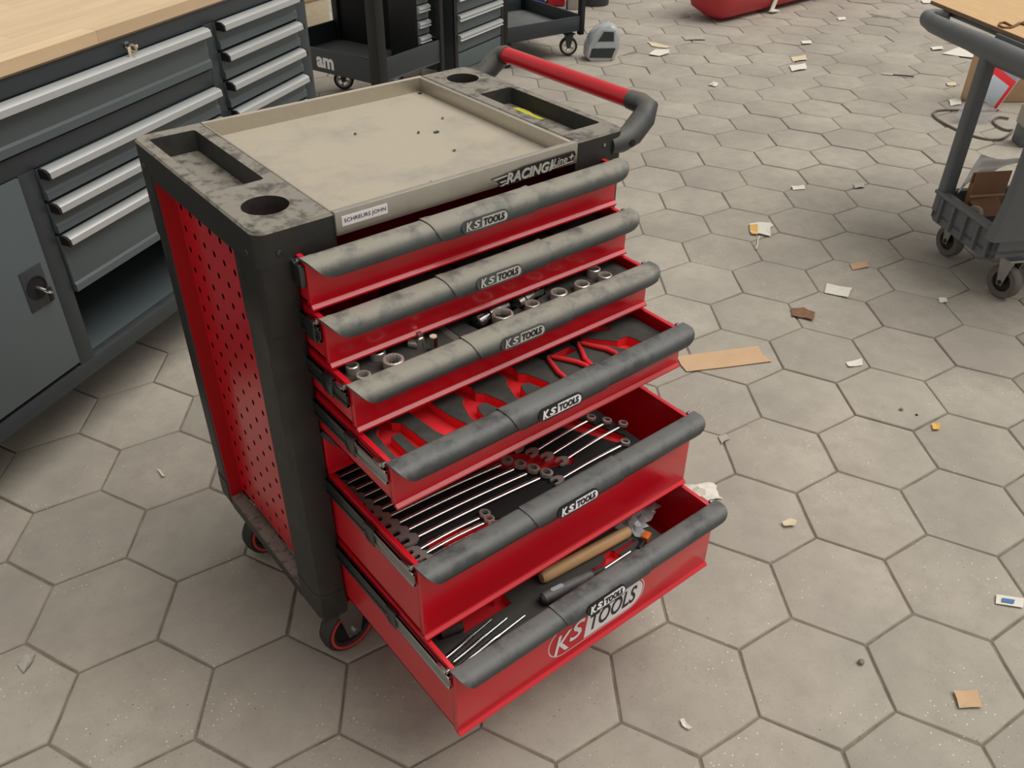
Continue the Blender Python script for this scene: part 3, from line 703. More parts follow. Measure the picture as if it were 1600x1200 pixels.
for k, (p, q) in enumerate((((695, 1030), (768, 968)), ((707, 1036), (792, 966)), ((717, 1042), (820, 962)))):
    a_, b_ = at(*p, 2, z6 + .0045), at(*q, 2, z6 + .0045); dv = b_ - a_
    t = thing('punch', 'slim steel punch, %s of the three at the left of the lowest drawer' % ['back one', 'middle one', 'front one'][k], 'punch', group='steel punches in the lowest drawer')
    obj('punch_body', MB().tube([a_, a_ + dv * .02, a_ + dv * .55], [.0035, .0045, .0045], 10), 'zinc', t); obj('punch_tip', MB().tube([a_ + dv * .55, a_ + dv * .63, b_], [.0045, .0022, .0018], 8), 'zinc', t)
a_, b_ = at(688, 990, 2, z6 + .010), at(722, 977, 2, z6 + .010)
t = thing('short_tube', 'short black rubber tube end at the left back of the lowest drawer', 'tube')
obj('tube_wall', MB().tube([a_, b_], [.010, .010], 18), 'rubber', t); obj('tube_bore', MB().cyl(b_, b_ + (b_ - a_).normalized() * .0006, .0055, seg=16), 'void', t)
def crumple(name, label, cat, c, sx, sy, hgt, m, seed, n=12, rot=0., thick=.0008, group=None):
    rr = random.Random(seed); vs, fs = [], []
    for i in range(n + 1):
        for j in range(n + 1):
            u, v = i / n - .5, j / n - .5; k = max(0, 1 - (abs(u) * 2) ** 3) * max(.0, 1 - (abs(v) * 2) ** 3)
            vs.append(Vector((u * sx * (1 + rr.uniform(-.1, .1)), v * sy * (1 + rr.uniform(-.1, .1)), .0012 + hgt * (.15 + .85 * k) * rr.random())))
    nv = len(vs); vs = vs + [p + Vector((0, 0, thick)) for p in vs]; q = n + 1
    for i in range(n):
        for j in range(n):
            a = i * q + j; fs += [[a, a + 1, a + q + 1, a + q], [nv + a, nv + a + q, nv + a + q + 1, nv + a + 1]]
    for i in range(n):
        for (a, b) in ((i, i + 1), (n * q + i + 1, n * q + i), ((i + 1) * q, i * q), (i * q + n, (i + 1) * q + n)): fs.append([a, b, b + nv, a + nv])
    o = obj(name, MB().add(vs, fs), m, None, 25); o.location = c; o.rotation_euler = (0, 0, rot); return tag(o, label, cat, group)
crumple('plastic_bag', 'crumpled clear plastic bag at the right end of the lowest drawer', 'plastic bag', (.575, -.205, z6 + .001), .105, .12, .030, 'clear', 5, 12, .4)
crumple('white_chips', 'small white plastic crumbs at the bottom of the left cup holder', 'crumbs', (.063, .062, H - .0465), .022, .016, .008, 'paper', 6, 4)
o = crumple('foil_strip', 'yellow green foil strip in the pocket of the right worktop module', 'foil strip', (.666, .228, H - .0305), .018, .085, .006, 'yellow', 9, 6, .0)
for k, (x, y, sz, mm) in enumerate(((.468, .245, .010, 'rubber'), (.440, .262, .006, 'rubber'), (.570, .452, .008, 'rubber'), (.345, .325, .005, 'rubber'), (.52, .30, .006, 'leaf'), (.44, .15, .005, 'rubber'), (.33, .06, .004, 'leaf'))):
    crumple('dirt_crumb', ['large dark dirt crumb near the middle of the steel tray', 'dark dirt crumb left of the largest one on the tray', 'dark screw-like crumb in the back right corner of the tray', 'dark speck at the back left of the steel tray', 'brown crumb near the right wall of the tray', 'dark speck in the front middle of the steel tray', 'brown speck near the front edge of the tray'][k], 'crumb', (x, y, .957), sz, sz * .7, .003, mm, 30 + k, 3, k)

# ------------------------------------------------------------------ workbench on the left
BZ = .979; ba = math.radians(31.1555)
B = thing('workbench', 'long grey workbench with beech top and aluminium drawer pulls, behind the trolley', 'workbench', (-.51078, .84487, 0), ba)
BX0, BX1, BD = -.62, 1.733, .66
fr = MB()
wt = obj('worktop', MB().box((BX0 - .01, -.006, BZ - .0345), (BX1 + .004, BD, BZ - .030), .001), 'plyedge', B)
rr = random.Random(3); yy = -.008; row = 0
while yy < BD:
    wd = .042; x = BX0 - .012 - rr.uniform(0, .4)
    while x < BX1 + .006:
        L = rr.uniform(.35, .75); x0, x1 = max(x, BX0 - .012), min(x + L, BX1 + .006)
        if x1 - x0 > .02:
            sm = MB().box((x0 + .0001, yy + .0001, BZ - .030), (x1 - .0001, yy + wd - .0001, BZ + rr.uniform(-.0002, .0002)), .0006, 1)
            obj('wood_stave', sm, 'stave', wt)
        x += L
    yy += wd; row += 1
# carcass
obj('back_panel', MB().box((BX0, BD - .02, .18), (BX1, BD - .01, BZ - .035)), 'frame', B)
obj('end_panel', MB().box((BX1 - .02, .004, .18), (BX1, BD - .01, BZ - .035), .002), 'frame', B)
obj('end_panel', MB().box((BX0, .004, .18), (BX0 + .02, BD - .01, BZ - .035), .002), 'frame', B)
obj('bottom_rail', MB().box((BX0, 0, .178), (BX1, .03, .222), .002), 'frame', B)
obj('bottom_panel', MB().box((BX0 + .02, .02, .205), (BX1 - .02, BD - .02, .2185)), 'front', B)
obj('top_rail', MB().box((BX0, 0, .902), (BX1, .03, BZ - .0345), .002), 'frame', B)
obj('middle_rail', MB().box((.06, 0, .738), (1.206, .03, .782), .002), 'frame', B)
for x0, x1, z0, z1 in ((1.667, BX1, .222, .902), (1.206, 1.250, .222, .902), (.476, .5255, .222, .738), (.02, .06, .222, .902), (BX0, BX0 + .05, .222, .902)):
    obj('post', MB().box((x0, 0, z0), (x1, .03, z1), .002), 'frame', B)
obj('partition', MB().box((.515, .03, .2185), (.5255, BD - .02, .74)), 'frame', B); obj('partition', MB().box((1.208, .03, .2185), (1.22, BD - .02, .90)), 'frame', B)
obj('shelf_shade', MB().box((.5255, .4, .2185), (1.208, .405, .42)), 'void', B)  # dark sheet stands in for the shade deep in the open shelf
def bench_drawer(x0, x1, z0, z1, fold=True):
    mb = MB().box((x0 + .004, -.006, z0 + .004), (x1 - .004, .40, z1 - .004), .0015)
    dr = obj('drawer', mb, 'front', B)
    # stepped lower edge
    st_ = MB().prism([(-.006, z0 + .030), (-.0105, z0 + .024), (-.0105, z0 + .006), (-.006, z0 + .003)], 0, x0 + .004, x1 - .004); obj('drawer_step', st_, 'front', dr)
    hp = MB().prism([(-.006, z1 - .002), (-.022, z1 - .004), (-.030, z1 - .010), (-.032, z1 - .0245), (-.029, z1 - .0255), (-.026, z1 - .012), (-.020, z1 - .008), (-.006, z1 - .007)], 0, x0 + .011, x1 - .008)
    hd = obj('drawer_pull', hp, 'alu', dr, 30)
    for a in (x0 + .004, x1 - .008): obj('pull_cap', MB().prism([(-.004, z1 - .001), (-.022, z1 - .003), (-.031, z1 - .010), (-.033, z1 - .026), (-.004, z1 - .024)], 0, a, a + .0075), 'void', dr)
    return dr
bench_drawer(.06, 1.206, .784, .903)
for z0, z1 in ((.654, .738), (.570, .653), (.410, .569)): bench_drawer(.5255, 1.206, z0, z1)
for k in range(8):
    z1 = .9025 - k * .0835
    if z1 - .082 > .222: bench_drawer(1.250, 1.667, z1 - .082, z1)
dr = obj('cupboard_door', MB().box((.064, -.004, .236), (.474, .016, .736), .0015), 'front', B)
lt = obj('latch_plate', MB().box((.390, -.006, .429), (.456, -.004, .534), .001), 'frame', dr)
obj('latch_bowl', MB().lathe([(.026, -.0005), (.029, 0), (.029, .0015), (.026, .0015)], (.424, -.006, .482), (0, -1, 0), 28).cyl((.424, -.0062, .482), (.424, -.0058, .482), .026, seg=28), 'void', dr)
obj('latch_key', MB().tube([(.424, -.007, .482), (.424, -.016, .482), (.426, -.028, .478)], .0045, 10).lathe([(.0085, -.0015), (.0105, 0), (.0085, .0015), (.0065, 0)], (.428, -.036, .474), (.4, .0, 1), 16), 'chrome', dr)
obj('latch_key', MB().box((.438, -.020, .438), (.452, -.0165, .475), .002).tube([(.430, -.030, .474), (.438, -.024, .462), (.444, -.018, .455)], .0022, 8), 'hub', dr)
kk = obj('key', MB().lathe([(.0001, 0), (.009, 0), (.009, .004), (.0001, .004)], (.9, 0, .923), (0, -1, 0), 18, False).box((.8985, -.016, .919), (.9015, -.004, .927), .0005), 'zinc', B)
obj('key_bow', MB().lathe([(.008, -.0012), (.0115, 0), (.008, .0012), (.0055, 0)], (.899, -.022, .917), (1, .25, .1), 18).box((.883, -.020, .897), (.893, -.0175, .922), .001).box((.905, -.022, .914), (.918, -.0195, .922), .001), 'cream', kk)
def bench_caster(x, y):
    c = Vector((x, y, .062)); n = Vector((.25, -.97, 0)).normalized()
    wl = obj('caster_wheel', MB().lathe([(.040, -.014), (.058, -.015), (.062, -.009), (.062, .009), (.058, .015), (.040, .014)], c, n, 30), 'rubber', B)
    hb = MB().lathe([(.030, -.0155), (.046, -.0155), (.046, .0155), (.030, .0155)], c, n, 26).lathe([(.0001, -.016), (.012, -.016), (.012, .016), (.0001, .016)], c, n, 14, False)
    t_ = n.cross(Vector((0, 0, 1)))
    for k in range(5):
        d_ = t_ * math.cos(2 * PI * k / 5) + Vector((0, 0, math.sin(2 * PI * k / 5))); hb.tube([c + d_ * .010, c + d_ * .034], .006, 6)
    obj('wheel_rim', hb, 'chrome', wl)
    obj('caster_fork', MB().box((x - .028, y - .024, .122), (x + .028, y + .024, .182), .004), 'frame', B)
pw = at(-12, 771, 2, 0); lp = Matrix.Rotation(-ba, 3, 'Z') @ (pw - Vector((-.51078, .84487, 0)))
bench_caster(lp.x - .045, max(.05, lp.y + .012)); bench_caster(1.66, .07); bench_caster(1.66, BD - .08); bench_caster(BX0 + .08, BD - .08)

# ------------------------------------------------------------------ carts and cabinets at the back
def box_part(name, parent, a, b, m, bev=.002): return obj(name, MB().box(a, b, bev), m, parent)
def wheel(parent, x, y, r=.05, ang=.4, chrome=True, wdt=.014, tyre='rubber', fork=.15):
    c = Vector((x, y, r)); n = Vector((math.sin(ang), -math.cos(ang), 0)); t_ = n.cross(Vector((0, 0, 1)))
    wl = obj('caster_wheel', MB().lathe([(r * .6, -wdt), (r * .93, -wdt), (r, -wdt * .6), (r, wdt * .6), (r * .93, wdt), (r * .6, wdt)], c, n, 28), tyre, parent)
    if chrome:
        hb = MB().lathe([(r * .55, -wdt * 1.05), (r * .74, -wdt * 1.05), (r * .74, wdt * 1.05), (r * .55, wdt * 1.05)], c, n, 24)
        for k in range(5):
            d_ = t_ * math.cos(2 * PI * k / 5) + Vector((0, 0, math.sin(2 * PI * k / 5))); hb.tube([c + d_ * r * .05, c + d_ * r * .6], r * .12, 6)
        obj('wheel_rim', hb, 'chrome', wl)
    else: obj('wheel_hub', MB().lathe([(.0001, -wdt * .6), (r * .74, -wdt * .6), (r * .74, wdt * .6), (.0001, wdt * .6)], c, n, 24, False).lathe([(.0001, -wdt * 1.5), (r * .14, -wdt * 1.5), (r * .14, wdt * 1.5), (.0001, wdt * 1.5)], c, n, 10, False), 'hub', wl)
    fk = MB()
    for s_ in (-1, 1):
        b0 = c + n * (s_ * (wdt + .006)); pr = [(-.010, -.010), (.010, -.010), (.028, fork - r), (-.028, fork - r)]
        ring = lambda off: [b0 + t_ * p[0] + Vector((0, 0, p[1])) + n * off for p in pr]
        fk.loft([ring(-.0018), ring(.0018)])
    fk.box((x - .03, y - .03, fork - .003), (x + .03, y + .03, fork + .006), .002)
    obj('caster_fork', fk, 'zinc' if not chrome else 'frame', parent)

# service cart with the white lettering
ca = math.radians(18)
A = thing('service_cart', 'dark grey service cart with white lettering on its low tray, behind the steel worktop', 'cart', (1.724, 2.589, 0), ca)
L_, Dp = .505, .72
TZ0, TZ1 = .248, .358
box_part('tray_floor', A, (0, 0, TZ0), (L_, Dp, TZ0 + .012), 'cartgrey')
box_part('tray_wall', A, (.03, 0, TZ0), (L_ - .02, .012, TZ1), 'frame'); box_part('tray_wall', A, (.0, Dp - .012, TZ0), (L_, Dp, TZ1), 'frame')
wl_ = box_part('tray_wall', A, (0, .03, TZ0), (.012, Dp - .03, TZ1), 'frame'); box_part('tray_wall', A, (L_ - .012, .03, TZ0), (L_, Dp - .03, TZ1), 'void')  # far wall is near-black: the shade inside the cart is put into its colour
obj('lettering', text_mb('am', ((-.0006, .400, TZ0 + .022), (0, -1, 0), (0, 0, 1), (-1, 0, 0)), .112, .052, .0008, 0, .04), 'white', wl_)
for x, y, w_ in ((0, 0, .060), (L_ - .03, 0, .03), (0, Dp - .04, .04), (L_ - .04, Dp - .04, .04)): box_part('cart_post', A, (x - .004, y - .006, .14), (x + w_ - .004, y + w_ - .006, .92), 'hub', .004)
box_part('upper_tray', A, (-.01, -.01, .80), (L_ + .01, Dp + .01, .90), 'frame', .004)
box_part('pegboard_back', A, (L_ - .028, .25, TZ0 + .014), (L_ - .014, Dp - .05, .80), 'void')
for x, y in ((.05, .05), (L_ - .05, .05), (.05, Dp - .05), (L_ - .05, Dp - .05)): wheel(A, x, y, .055, -.9, fork=.14)
# cabinet behind it
def drawer_cabinet(label, loc, rz, wd, dp, z0, zt, pitch, ztop):
    t = thing('drawer_cabinet', label, 'cabinet', loc, rz)
    box_part('cabinet_shell', t, (-wd, .0, z0), (0, dp, ztop), 'frame'); 
    for x0 in (-wd, -.03): box_part('cabinet_post', t, (x0, -.012, z0), (x0 + .03, .0, ztop), 'hub')
    z = zt; k = 0
    while z + pitch < ztop:
        d = box_part('drawer', t, (-wd + .032, -.010, z + .004), (-.032, -.001, z + pitch - .004), 'front', .001)
        obj('drawer_pull', MB().prism([(-.010, z + pitch - .006), (-.026, z + pitch - .010), (-.030, z + pitch - .020), (-.022, z + pitch - .030), (-.030, z + pitch - .036), (-.010, z + pitch - .042)], 0, -wd + .034, -.034), 'alu', d, 30)
        z += pitch
    box_part('lower_panel', t, (-wd + .032, -.010, z0 + .01), (-.032, -.001, zt - .004), 'front', .001)
    for x in (-wd + .06, -.05):
        for y in (.05, dp - .05): wheel(t, x, y, .055, -.95, fork=z0 - .006)
    return t
drawer_cabinet('grey drawer cabinet with bright double-ridged pulls, left of the low open tray cart', (2.795, 3.018, 0), math.radians(21), .50, .5, .14, .30 - .06, .098, .82)
U2 = thing('drawer_unit', 'narrow dark drawer unit with bright pulls standing in the lettered service cart', 'drawer unit', (1.724, 2.589, TZ0 + .0125), ca)
box_part('unit_shell', U2, (.372, .07, 0), (.472, .24, .50), 'hub')
for k in range(6):
    z = .055 + k * .072; d = box_part('drawer', U2, (.380, .062, z), (.470, .0695, z + .066), 'front', .001)
    obj('drawer_pull', MB().prism([(.062, z + .064), (.048, z + .060), (.044, z + .050), (.052, z + .042), (.044, z + .036), (.062, z + .030)], 0, .382, .468), 'alu', d, 30)
t = thing('tan_block', 'tan wooden block standing on the floor behind the lettered cart', 'block', (2.05, 3.98, 0), .3); obj('block_body', MB().box((-.10, -.12, .0), (.10, .12, .42), .006), 'cream', t)
obj('block_lip', MB().box((-.103, -.123, .36), (.103, .123, .385), .004), 'cardboard', t)
# open tray cart at the back right
b2 = math.radians(-3.2)
Bc = thing('tray_cart', 'dark open tray cart with chrome-hub caster beside the silver housing', 'cart', (2.878, 3.112, 0), b2)
L2 = .60
box_part('tray_floor', Bc, (0, 0, .150), (L2, .62, .160), 'cartgrey')
for a, b in (((.02, 0, .15), (L2 - .02, .010, .237)), ((.02, .61, .15), (L2 - .02, .62, .237)), ((0, .02, .15), (.01, .60, .237)), ((L2 - .01, .02, .15), (L2, .60, .237))): box_part('tray_wall', Bc, a, b, 'frame')
for x in (-.006, L2 - .026):
    for y in (-.006, .594): box_part('cart_post', Bc, (x, y, .125), (x + .034, y + .034, .92), 'hub', .004)
box_part('upper_tray', Bc, (-.01, -.01, .80), (L2 + .01, .63, .90), 'frame', .004)
for x, y in ((.05, .05), (L2 - .07, .05), (.05, .57), (L2 - .07, .57)): wheel(Bc, x, y, .056, -.55, fork=.128)
t = thing('blue_case', 'blue plastic case on the floor behind the open tray cart', 'case', tuple(at(828, 12, 2, 0)), math.radians(-38)); obj('case_body', MB().box((-.17, .0, 0), (.11, .22, .24), .012), 'blue', t); obj('case_lid_seam', MB().box((-.172, -.002, .14), (.112, .222, .146), .001), 'hub', t)
t = thing('red_case', 'red plastic case beside the blue one behind the open tray cart', 'case', tuple(at(868, 10, 2, 0)), math.radians(-38)); obj('case_body', MB().box((-.065, .0, 0), (.07, .20, .22), .012), 'red', t); obj('case_lid_seam', MB().box((-.067, -.002, .13), (.072, .202, .136), .001), 'hub', t)
t = thing('pale_panel', 'pale upright panel behind the open tray cart', 'panel', tuple(at(894, 15, 2, 0)), math.radians(-38)); obj('panel_board', MB().box((-.035, .0, .0), (.05, .02, .6), .004), 'greypaper', t); obj('panel_edge', MB().box((-.045, -.003, .0), (-.035, .023, .6), .003), 'frame', t)
t = thing('waste_bin', 'dark bin on the floor beyond the open tray cart', 'bin', tuple(at(930, 14, 2, 0) + Vector((.12, .14, 0)))); obj('bin_body', MB().lathe([(.0001, .002), (.11, .002), (.13, .38), (.118, .38), (.10, .02), (.0001, .02)], (0, 0, 0), (0, 0, 1), 28, False), 'frame', t); obj('bin_rim', MB().lathe([(.13, .36), (.142, .36), (.142, .38), (.13, .38)], (0, 0, 0), (0, 0, 1), 28), 'hub', t)

# rounded silver housing on the floor
t = thing('silver_housing', 'rounded silver plastic housing with dark window, on the floor beside the cart caster', 'housing', (3.515, 2.955, 0), math.radians(-33))
prf = [(-.075, .0), (-.10, .025), (-.098, .09), (-.07, .15), (-.025, .195), (.045, .215), (.09, .195), (.118, .14), (.118, .07), (.09, .015), (.06, .0)]
hb = MB()
for s_ in (0,): hb.loft([[(p[0] * k, y, .001 + p[1] * kz) for p in prf] for y, k, kz in ((-.055, .82, .90), (-.045, .93, .97), (-.02, 1, 1), (.03, 1, 1), (.06, .92, .95), (.075, .7, .8))])
obj('housing_shell', hb, 'silver', t, 40)
obj('housing_frame', MB().prism([(-.05, .082), (.0, .186), (.075, .182), (.082, .082)], 1, -.063, -.050), 'palepanel', t)
obj('dark_window', MB().prism([(-.030, .118), (.005, .176), (.066, .172), (.070, .118)], 1, -.065, -.062), 'glass', t)
obj('dark_base', MB().prism([(-.075, .022), (-.062, .075), (.085, .075), (.065, .018)], 1, -.058, -.050), 'glass', t)
# long red rounded body at the top of the photo
t = thing('red_shell', 'long red rounded plastic shell lying on the floor, white tape on it', 'plastic shell', (4.80, 3.13, 0), math.radians(3))
rings = []
for x, k in ((-.045, .30), (-.03, .62), (.0, .86), (.05, .97), (.12, 1), (.6, 1.02), (1.2, 1.04), (1.9, 1.05)):
    sec = [(0, .0), (.10, .0), (.24, .05), (.30, .18), (.29, .34), (.20, .44), (.06, .46), (-.03, .42), (-.07, .30), (-.075, .14), (-.05, .03)]
    rings.append([(x, .12 + (p[0] - .12) * k, .225 + (p[1] - .225) * k + .008 + max(0, x - .1) * .012) for p in sec])
sh = obj('shell_body', MB().loft(rings), 'bumper', t, 60)
obj('shell_seam', MB().tube([(.02, -.060, .30), (.6, -.078, .31), (1.88, -.085, .33)], .006, 8), 'bumper', t)
pw = at(1212, 4, 1, 3.06); 
obj('white_tape', MB().prism([(.555, .02), (.60, .012), (.67, .16), (.625, .165)], 1, -.080, -.072).prism([(.545, .012), (.635, .004), (.63, .016), (.555, .02)], 1, -.11, -.072), 'paper', t)

# ------------------------------------------------------------------ grey utility cart on the right
ua = math.radians(61)
far = Vector((2.685, .300, 0)); dirn = Vector((math.cos(ua), math.sin(ua), 0))
# local x runs from the far corner to the near corner, local y into the cart
U = thing('utility_cart', 'grey moulded plastic utility cart at the right edge, plywood on its top', 'cart', tuple(far), ua + PI)
WU, LU = .352, .78
ZB_, ZL = .152, .252
tw = MB()
obj('lower_tray_floor', MB().box((.0, .0, ZB_ + .01), (WU, LU, ZB_ + .03), .004), 'cartgrey', U)
lt_ = obj('lower_tray_wall', MB().prism([(.0, ZB_), (.0, ZL), (WU, ZL), (WU, ZB_ + .0), (WU - .02, ZB_ - .012), (.02, ZB_ - .012)], 1, 0, .022), 'cartgrey', U)
obj('lower_tray_wall', MB().prism([(0, ZB_), (0, ZL), (LU, ZL), (LU, ZB_)], 0, WU - .022, WU), 'cartgrey', U)
obj('lower_tray_wall', MB().prism([(0, ZB_), (0, ZL), (LU, ZL), (LU, ZB_)], 0, 0, .022), 'cartgrey', U)
obj('lower_tray_wall', MB().box((0, LU - .022, ZB_), (WU, LU, ZL), .004), 'cartgrey', U)
for x in (.050, .122, .194, .266, WU - .022): obj('tray_rib', MB().prism([(-.011, ZB_ - .004), (-.011, ZL - .016), (.0, ZL - .008), (.0, ZB_ - .004)], 0, x - .006, x + .006), 'cartgrey', lt_)
obj('tray_rim', MB().box((-.006, -.012, ZL - .012), (WU + .006, .026, ZL + .002), .004), 'cartgrey', lt_)
# posts
def upost(x, y, rx, ry, z1, flare, drop=.075):
    rings = []
    for k in range(9):
        z = ZL - drop + (z1 - ZL + drop) * k / 8; s_ = 1 + flare * max(0, 1 - k / 2.5) ** 1.5
        rings.append([(p[0], p[1], z) for p in rrect(x - rx * s_, y - ry * s_, x + rx * s_, y + ry * s_, .012, 3)])
    return MB().loft(rings)
obj('cart_leg', upost(.012, .022, .020, .026, .755, .04), 'cartgrey', U); obj('cart_leg', upost(WU - .006, .085, .020, .090, .755, .22, .030), 'cartgrey', U)
obj('cart_leg', upost(.028, LU - .04, .024, .03, .755, .06), 'cartgrey', U); obj('cart_leg', upost(WU - .02, LU - .05, .022, .04, .755, .1), 'cartgrey', U)
obj('upper_tray', MB().prism([(-.02, .742), (WU, .742), (WU, .790), (-.02, .790)], 1, .045, LU).box((-.36, .085, .765), (.0, LU - .05, .788), .01), 'cartgrey', U)
obj('push_bar', MB().tube([(-.33, .075, .768), (-.372, .040, .764), (-.358, .004, .760), (-.30, -.006, .758), (-.20, -.004, .756), (-.08, .004, .754), (-.03, .012, .750), (.05, .022, .744), (.20, .024, .744), (WU, .024, .744)], [.022, .026, .030, .032, .033, .034, .037, .041, .040, .038], 16, .72), 'cartgrey', U)
def wl2(x, y, ang):
    wheel(U, x, y, .060, ang, False, .017, 'greyrubber', ZB_ - .006)
Ri = Matrix.Rotation(-(ua + PI), 3, 'Z')
for p_, an in ((at(1470, 398, 2, 0), -.6), (at(1552, 463, 2, 0), -.45)):
    q = Ri @ (p_ - far); wl2(q.x, max(.035, q.y + .02), ua + an - .35 + 0)
wl2(.06, LU - .08, .6); wl2(WU - .06, LU - .08, .6)
t = thing('plywood_board', 'bare plywood board lying on top of the grey utility cart', 'board', tuple(far + Vector((0, 0, .7905))), ua + PI)
obj('board_face', MB().box((-.437, .057, .012), (.62, .80, .0135)), 'ply', t); obj('board_core', MB().box((-.437, .057, .0003), (.62, .80, .012)), 'plyedge', t)
pts = [at(x, y, 2, .8075) for x, y in ((1606, 40), (1592, 36), (1580, 43), (1568, 43), (1561, 40), (1562, 36), (1570, 35), (1583, 42), (1600, 34), (1612, 34))]
tag(obj('brown_strap', MB().tube(pts, .0035, 6, 1.), 'leaf'), 'thin brown strap curled on the plywood board', 'strap')
# contents of the lower tray
t = thing('cardboard_box', 'open brown cardboard box standing in the lower tray of the utility cart', 'box', tuple(far + Vector((.0, .0, ZB_ + .031))), ua + PI)
for xa, zt_ in ((.078, .163), (.060, .155)): obj('box_wall', MB().box((xa, .068, .0), (xa + .004, .205, zt_), .001), 'cardbrown', t)
for ya in (.068, .201): obj('box_wall', MB().box((.064, ya, .0), (.078, ya + .004, .12), .001), 'cardbrown', t)
obj('box_crease', MB().box((.0815, .068, .070), (.085, .205, .078), .001), 'cardboard', t)
obj('box_flap', MB().loft([[(.083, .075, .055), (.083, .18, .068), (.083, .18, .071), (.083, .075, .058)], [(.150, .078, .022), (.145, .18, .022), (.145, .18, .025), (.150, .078, .025)]]), 'cardbrown', t)
def sheet(name, label, cat, A_, B_, C_, D_, arch, m, seed, n=14, loc=None, rz=0):
    rr = random.Random(seed); A_, B_, C_, D_ = [Vector(q) for q in (A_, B_, C_, D_)]; vs = []
    for i in range(n + 1):
        for j in range(n + 1):
            u, v = i / n, j / n; p = A_ * (1 - u) * (1 - v) + B_ * u * (1 - v) + C_ * u * v + D_ * (1 - u) * v
            p.z += arch * math.sin(PI * v * .9) * (.7 + .3 * math.sin(PI * u)) + .004 * math.sin(7 * u + 5 * v + seed) + .003 * math.sin(13 * v - 6 * u) + rr.uniform(-.0015, .0015); vs.append(p)
    nv = len(vs); vs += [p + Vector((0, 0, .0009)) for p in vs]; q = n + 1; fs = []
    for i in range(n):
        for j in range(n):
            a = i * q + j; fs += [[a, a + 1, a + q + 1, a + q], [nv + a, nv + a + q, nv + a + q + 1, nv + a + 1]]
        for (a, b) in ((i, i + 1), (n * q + i + 1, n * q + i), ((i + 1) * q, i * q), (i * q + n, (i + 1) * q + n)): fs.append([a, b, b + nv, a + nv])
    o = obj(name, MB().add(vs, fs), m, None, 50); o.location = loc; o.rotation_euler = (0, 0, rz); return tag(o, label, cat)
sheet('plastic_sheet', 'milky plastic sheet draped over the far end of the lower cart tray', 'plastic sheet', (.056, .036, .262), (.052, .060, .292), (.030, .30, .350), (-.070, .18, .338), .022, 'milky', 3, 14, tuple(far), ua + PI)
Mu = Matrix.Translation(far) @ Matrix.Rotation(ua + PI, 4, 'Z')
pts = [Mu @ Vector((.16 + .035 * math.cos(a), .045 + .016 * math.sin(a), .192 + .0014 * a + .022 * (1 + math.sin(a)))) for a in [k * .5 for k in range(26)]]
tag(obj('white_cable', MB().tube(pts, .0055, 8), 'greypaper'), 'loops of pale cable in the lower cart tray', 'cable')
# things on the floor behind the utility cart
bx = at(1519, 160, 2, 0)
t = thing('labelled_carton', 'brown carton with a white printed label on the floor behind the utility cart', 'box', tuple(bx), math.radians(-36))
obj('carton_body', MB().box((-.03, .0, .0), (.50, .08, .29), .003), 'cardboard', t)
lb = obj('carton_label', MB().box((.0, -.002, .14), (.17, -.0004, .275), .0003), 'paper', t)
pr = MB().box((.035, -.0032, .252), (.115, -.0021, .265))
for k in range(5): pr.box((.015, -.0032, .235 - k * .018), (.015 + (.10, .07, .12, .06, .09)[k], -.0021, .2375 - k * .018))
obj('label_print', pr, 'greypaper', lb)
px = at(1508, 193, 2, 0)
t = thing('blister_pack', 'blister pack with red card and white panel leaning against the carton', 'blister pack', tuple(px + Vector((.0, -.0, .0))), math.radians(-36))
tm_ = Matrix.Rotation(-.35, 4, 'X') @ Matrix.Rotation(.58, 4, 'Y') @ Matrix.Scale(1.25, 4)
obj('blister_shell', MB().box((-.055, -.012, .0), (.075, .012, .27), .008).xf(tm_), 'clear', t)
obj('pack_card', MB().box((-.045, -.017, .11), (.065, -.0125, .235), .001).xf(tm_), 'red_foam', t); obj('pack_panel', MB().box((-.035, -.0185, .105), (.05, -.0172, .205), .0005).xf(tm_), 'palepanel', t)
obj('pack_card', MB().box((-.05, .002, .20), (.07, .014, .285), .002).xf(tm_), 'purple', t)
bb = at(1640, 196, 2, 0)
crumple('black_bag', 'dark crumpled plastic bag behind the blister pack', 'bag', tuple(bb + Vector((.06, .0, .0))), .30, .22, .22, 'rubber', 23, 10, .2)
gb = at(1599, 230, 2, 0)
t = thing('grey_case', 'pale grey metal case at the right edge behind the utility cart', 'case', tuple(gb), math.radians(-42))
obj('case_body', MB().box((-.02, .0, .0), (.50, .10, .18), .004), 'cartgrey', t); obj('case_lid', MB().box((-.025, -.005, .09), (.505, .105, .18), .004), 'greypaper', t)
pts = [at(x, y, 2, .006) for x, y in ((1560, 172), (1530, 173), (1500, 172), (1470, 172), (1459, 176), (1462, 184), (1480, 195), (1505, 207), (1530, 215), (1548, 218), (1565, 217), (1578, 209), (1582, 203), (1572, 203), (1560, 198), (1552, 190), (1560, 183), (1580, 186))]
sm = []
for i in range(len(pts) - 1):
    p0, p1, p2, p3 = pts[max(i - 1, 0)], pts[i], pts[i + 1], pts[min(i + 2, len(pts) - 1)]
    for k in range(4):
        u = k / 4; sm.append(.5 * ((2 * p1) + (p2 - p0) * u + (2 * p0 - 5 * p1 + 4 * p2 - p3) * u * u + (3 * p1 - p0 - 3 * p2 + p3) * u ** 3))
tag(obj('floor_cable', MB().tube(sm, .006, 8), 'cable'), 'grey cable lying in a loop on the floor behind the utility cart', 'cable')

